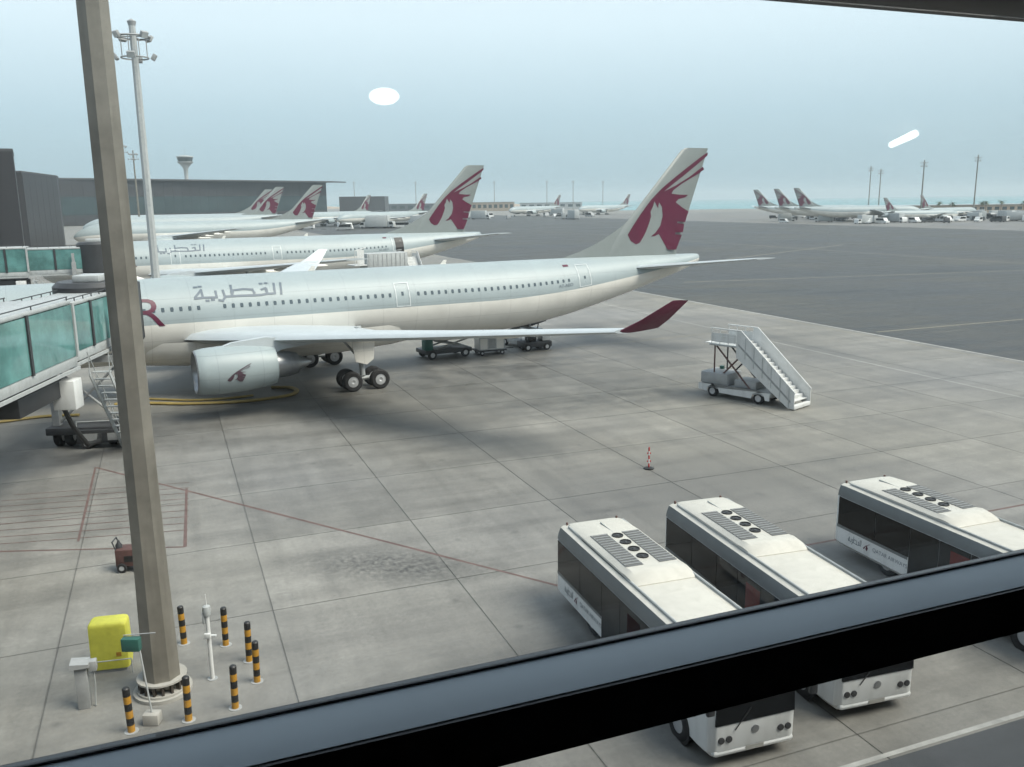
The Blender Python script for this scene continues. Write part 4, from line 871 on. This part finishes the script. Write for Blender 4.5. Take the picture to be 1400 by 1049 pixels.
# ------------------------------------------------------------------ far vehicles, buildings, palms
kinds = [make_van('service_van', 'distant white service van in the crowd of vehicles on the remote apron', 'van', 5.2, 2.0, 2.2, M['white'], 'vehicles on the remote apron'),
         make_van('service_truck', 'distant white box truck in the crowd of vehicles on the remote apron', 'truck', 8, 2.5, 3.6, M['white'], 'trucks on the remote apron', M['lgrey']),
         make_van('dark_van', 'distant dark van in the crowd of vehicles on the remote apron', 'van', 5.2, 2.0, 2.1, M['dark'], 'dark vans on the remote apron')]
first = [True]*3
def put(k, x, y, rz, sc=1.0, label=None):
    o = kinds[k] if first[k] else dup(kinds[k]); first[k] = False
    o.location = (x, y, ZB); o.rotation_euler = (0, 0, rz); o.scale = (sc,)*3
    if label: o['label'] = label
for k in range(80):
    u = random.uniform(.395, .60); Y = random.uniform(415, 520); put(random.choice((0, 1, 2, 2)), u*Y, Y, random.uniform(0, 6.28), random.uniform(1., 1.35))
for k in range(14):
    u = random.uniform(.27, .42); Y = random.uniform(440, 560); put(random.choice((0, 1, 2)), u*Y, Y, random.uniform(0, 6.28), random.uniform(.9, 1.2))
fg = 'distant vehicle parked beyond the tail of the second airliner row'
for kk, (nm, cat, m_) in enumerate((('parked_van', 'van', 'white'), ('parked_truck', 'truck', 'lgrey'), ('parked_dark_van', 'van', 'grey'))):
    src = make_van(nm, 'distant %s in the hazy line of vehicles along the far taxiway edge' % ('white van', 'pale box truck', 'grey van')[kk], cat, 6 if kk != 1 else 9, 2.3, 2.4 if kk != 1 else 4., M[m_], 'hazy %s along the far taxiway edge' % ('white vans', 'box trucks', 'grey vans')[kk], M['lgrey'] if kk == 1 else None)
    for k in range(20):
        o = src if k == 0 else dup(src); u = random.uniform(-.27, .12); Y = random.uniform(560, 800) if k % 3 else random.uniform(420, 520)
        if Y < 530: u = random.uniform(-.27, -.06)
        o.location = (u*Y, Y, ZB); o.rotation_euler = (0, 0, random.uniform(0, 6.28)); o.scale = (random.uniform(1.1, 1.7),)*3
yt = make_van('yellow_truck', 'distant yellow truck parked beyond the tails at the terminal', 'truck', 11, 3, 4.8, M['ochre'], None, M['cream']); yt.location = (-73, 520, ZB); yt.rotation_euler = (0, 0, .2)
def low_building(label, x, y, L, D, H, m_, n):
    t = thing('low_building', label, 'building', (x, y, ZB)); mb = MB(); mb.box(-L/2, L/2, 0, D, 0, H); wl = mb.build('wall', m_, t, 0)
    mb = MB(); mb.box(-L/2-.6, L/2+.6, -.6, D+.6, H, H+.5); mb.build('roof', M['lgrey'], t, 0)
    for k in range(n):
        xx = -L/2+L*(k+.5)/n; mb = MB(); mb.box(xx-L/n*.3, xx+L/n*.3, -.08, 0, H*.35, H*.75); mb.build('window', M['fglass'], wl, 0)
low_building('low tan building on the skyline beside the tail of the airliner with rear stairs', -25, 1150, 62, 20, 11, M['tan'], 9)
low_building('low tan building behind the service vehicles and palms', 330, 640, 130, 20, 5.5, M['tan'], 24)
low_building('pale low shed far beyond the taxiway', 60, 1300, 90, 20, 9, M['lgrey'], 8)
low_building('grey low shed on the skyline next to the faint masts', -150, 1300, 120, 20, 10, M['facade2'], 10)
# skyline piles: far sand bank and quay
mb = MB(); n = 90; rings = []
for k in range(n+1):
    x = -1500+1620*k/n; hh = 3+4*abs(math.sin(k*.7)*math.sin(k*.23+1)); rings.append([(x, 1980, ZB-.2), (x, 2010, hh), (x, 2060, hh*.8), (x, 2095, ZB-.2)])
mb.loft(rings, caps=False, closed=False); mb.build('shore_bank', M['tan'], None, 30, 'structure')
def palm(label):
    t = thing('palm_tree', label, 'palm', group='palms by the tan building'); mb = MB(); mb.tube((0, 0, 0), (.2, 0, 4), .26, .2, 8); mb.tube((.2, 0, 4), (.3, .1, 8), .2, .16, 8); mb.build('trunk', M['trunk'], t)
    mb = MB()
    for k in range(26):
        a = k*2.4; l = random.uniform(2.6, 3.6); el = random.uniform(-.3, 1.1); p = Vector((.3, .1, 8)); prev = None
        for q in range(7):
            u = q/6; e = el-1.5*u; c = p; p = p+Vector((math.cos(a)*math.cos(e), math.sin(a)*math.cos(e), math.sin(e)))*l/6
            s_ = Vector((-math.sin(a), math.cos(a), 0))*(.36*math.sin(math.pi*min(.97, u+.12)))
            cur = (c+s_-Vector((0, 0, .1)), c, c-s_-Vector((0, 0, .1)))
            if prev: mb.add([v[:] for v in prev+cur], [(0, 1, 4, 3), (1, 2, 5, 4)])
            prev = cur
    mb.build('crown', M['palm'], t, 0); return t
pm = palm('distant palm tree standing among the service vehicles before the tan building')
for k, (x, y) in enumerate(((298, 560), (270, 545), (312, 590), (322, 560), (288, 600), (335, 610))):
    o = pm if k == 0 else dup(pm); o.location = (x, y, ZB); o.rotation_euler = (0, 0, k*1.1); o.scale = (random.uniform(.8, 1.15),)*3

# ------------------------------------------------------------------ the room with the window
RZ = GA
def rbox(mb, a0, a1, b0, b1, z0, z1, m=0):
    mb.M = Matrix.Rotation(GA, 4, 'Z'); mb.box(a0, a1, b0, b1, z0, z1, m)
def rstruct(name, dims, m):
    mb = MB()
    for d in dims: rbox(mb, *d)
    return mb.build(name, m, None, 0, 'structure')
A0, A1, B0, ZF, ZC = -7.0, 22.0, -22.0, 10.7, 14.35
rstruct('room_floor', [(A0, A1, B0, 1.72, ZF-.4, ZF)], M['room'])
rstruct('room_ceiling', [(A0, A1, B0, 1.72, ZC, ZC+.4)], M['room'])
rstruct('room_wall', [(A0-.2, A0, B0, 1.72, ZF, ZC)], M['room']); rstruct('room_wall', [(A1, A1+.2, B0, 1.72, ZF, ZC)], M['room']); rstruct('room_wall', [(A0, A1, B0-.2, B0, ZF, ZC)], M['room'])
rstruct('front_wall', [(A0, -4.5, 1.5, 1.72, ZF, ZC), (6.5, A1, 1.5, 1.72, ZF, ZC), (-4.5, 6.5, 1.5, 1.72, 13.45, ZC)], M['room'])
rstruct('terminal_side', [(-60, -30, 1.7, 62, 0.01, 21)], M['facade2'])
rstruct('terminal_base', [(-60, 80, -40, 1.6, 0.01, ZF-.41)], M['facade2']); rstruct('terminal_roof', [(-60, 80, -40, 1.6, ZC+.41, 17)], M['facade2'])
wt = thing('window', 'large terminal window crossed by a flat grey rail under a dark head frame', 'window', G(1, 1.6, ZF)); inv = Matrix.Translation(-G(1, 1.6, ZF))
def wpart(name, dims, m, smooth=0, bev=0):
    mb = MB(); mb.M = inv @ Matrix.Rotation(GA, 4, 'Z')
    (mb.cbox(*dims, bev) if bev else mb.box(*dims)); return mb.build(name, m, wt, 35 if bev else 0)
wpart('rail', (-4.49, 6.49, 1.501, 1.668, 11.672, 11.800), M['rail'], bev=.0015)
wpart('rail_face', (-4.49, 6.49, 1.492, 1.500, 11.674, 11.797), M['railblack'])
wpart('gasket', (-4.49, 6.49, 1.648, 1.668, 11.8005, 11.806), M['railblack'])
wpart('head', (-4.49, 6.49, 1.5, 1.70, 13.219, 13.445), M['head'], bev=.006)
wpart('sill', (-4.49, 6.49, 1.5, 1.70, ZF+.005, ZF+.06), M['railblack'])
for z0, z1 in ((11.807, 13.218), (ZF+.062, 11.671)): wpart('glass_pane', (-4.48, 6.48, 1.652, 1.664, z0, z1), pane_mat)
t = thing('ceiling_lamp', 'round glowing ceiling lamp mirrored in the window beside the tails', 'lamp', G(2.73, -7.97, ZC))
mb = MB(); mb.lathe([(-.25-.105*math.cos(q), .19*max(.02, math.sin(q))) for q in [math.pi*i/12 for i in range(13)]], 28, 'z'); mb.build('shade', M['lamp'], t)
mb = MB(); mb.tube((0, 0, -.02), (0, 0, -.15), .02); mb.lathe([(0, .08), (-.03, .08), (-.04, .02)], 14, 'z'); mb.build('stem', M['dark'], t)
la, lb_ = G(17.87, -15.08, 14.1), G(15.27, -11.76, 14.1); lm = (la+lb_)/2; ld = lb_-la
t = thing('ceiling_lamp', 'long glowing ceiling tube mirrored as a slanted streak above the remote apron', 'lamp', (lm.x, lm.y, ZC), math.atan2(ld.y, ld.x))
mb = MB(); mb.lathe([(-ld.length/2, .02), (-ld.length/2+.05, .085), (ld.length/2-.05, .085), (ld.length/2, .02)], 16, 'x', (0, 0, 14.1-ZC)); mb.build('tube', M['lamp'], t)
for k in (-1, 1): mb = MB(); mb.tube((k*ld.length*.35, 0, 0), (k*ld.length*.35, 0, -.17), .015); mb.build('stem', M['dark'], t)

# ------------------------------------------------------------------ haze
hz = bpy.data.materials.new('haze_air'); hz.use_nodes = True; ht = hz.node_tree; ht.nodes.clear()
pv = ht.nodes.new('ShaderNodeVolumePrincipled'); pv.inputs['Color'].default_value = (.80, .92, .96, 1); pv.inputs['Density'].default_value = .00022; pv.inputs['Anisotropy'].default_value = .1
ho = ht.nodes.new('ShaderNodeOutputMaterial'); ht.links.new(pv.outputs[0], ho.inputs['Volume'])
mb = MB(); mb.box(-9500, 9500, -1600, 9600, -2, 75); hb = mb.build('haze', hz, None, 0, 'stuff')
hb['label'] = 'pale blue haze over the airfield'; hb['category'] = 'haze'
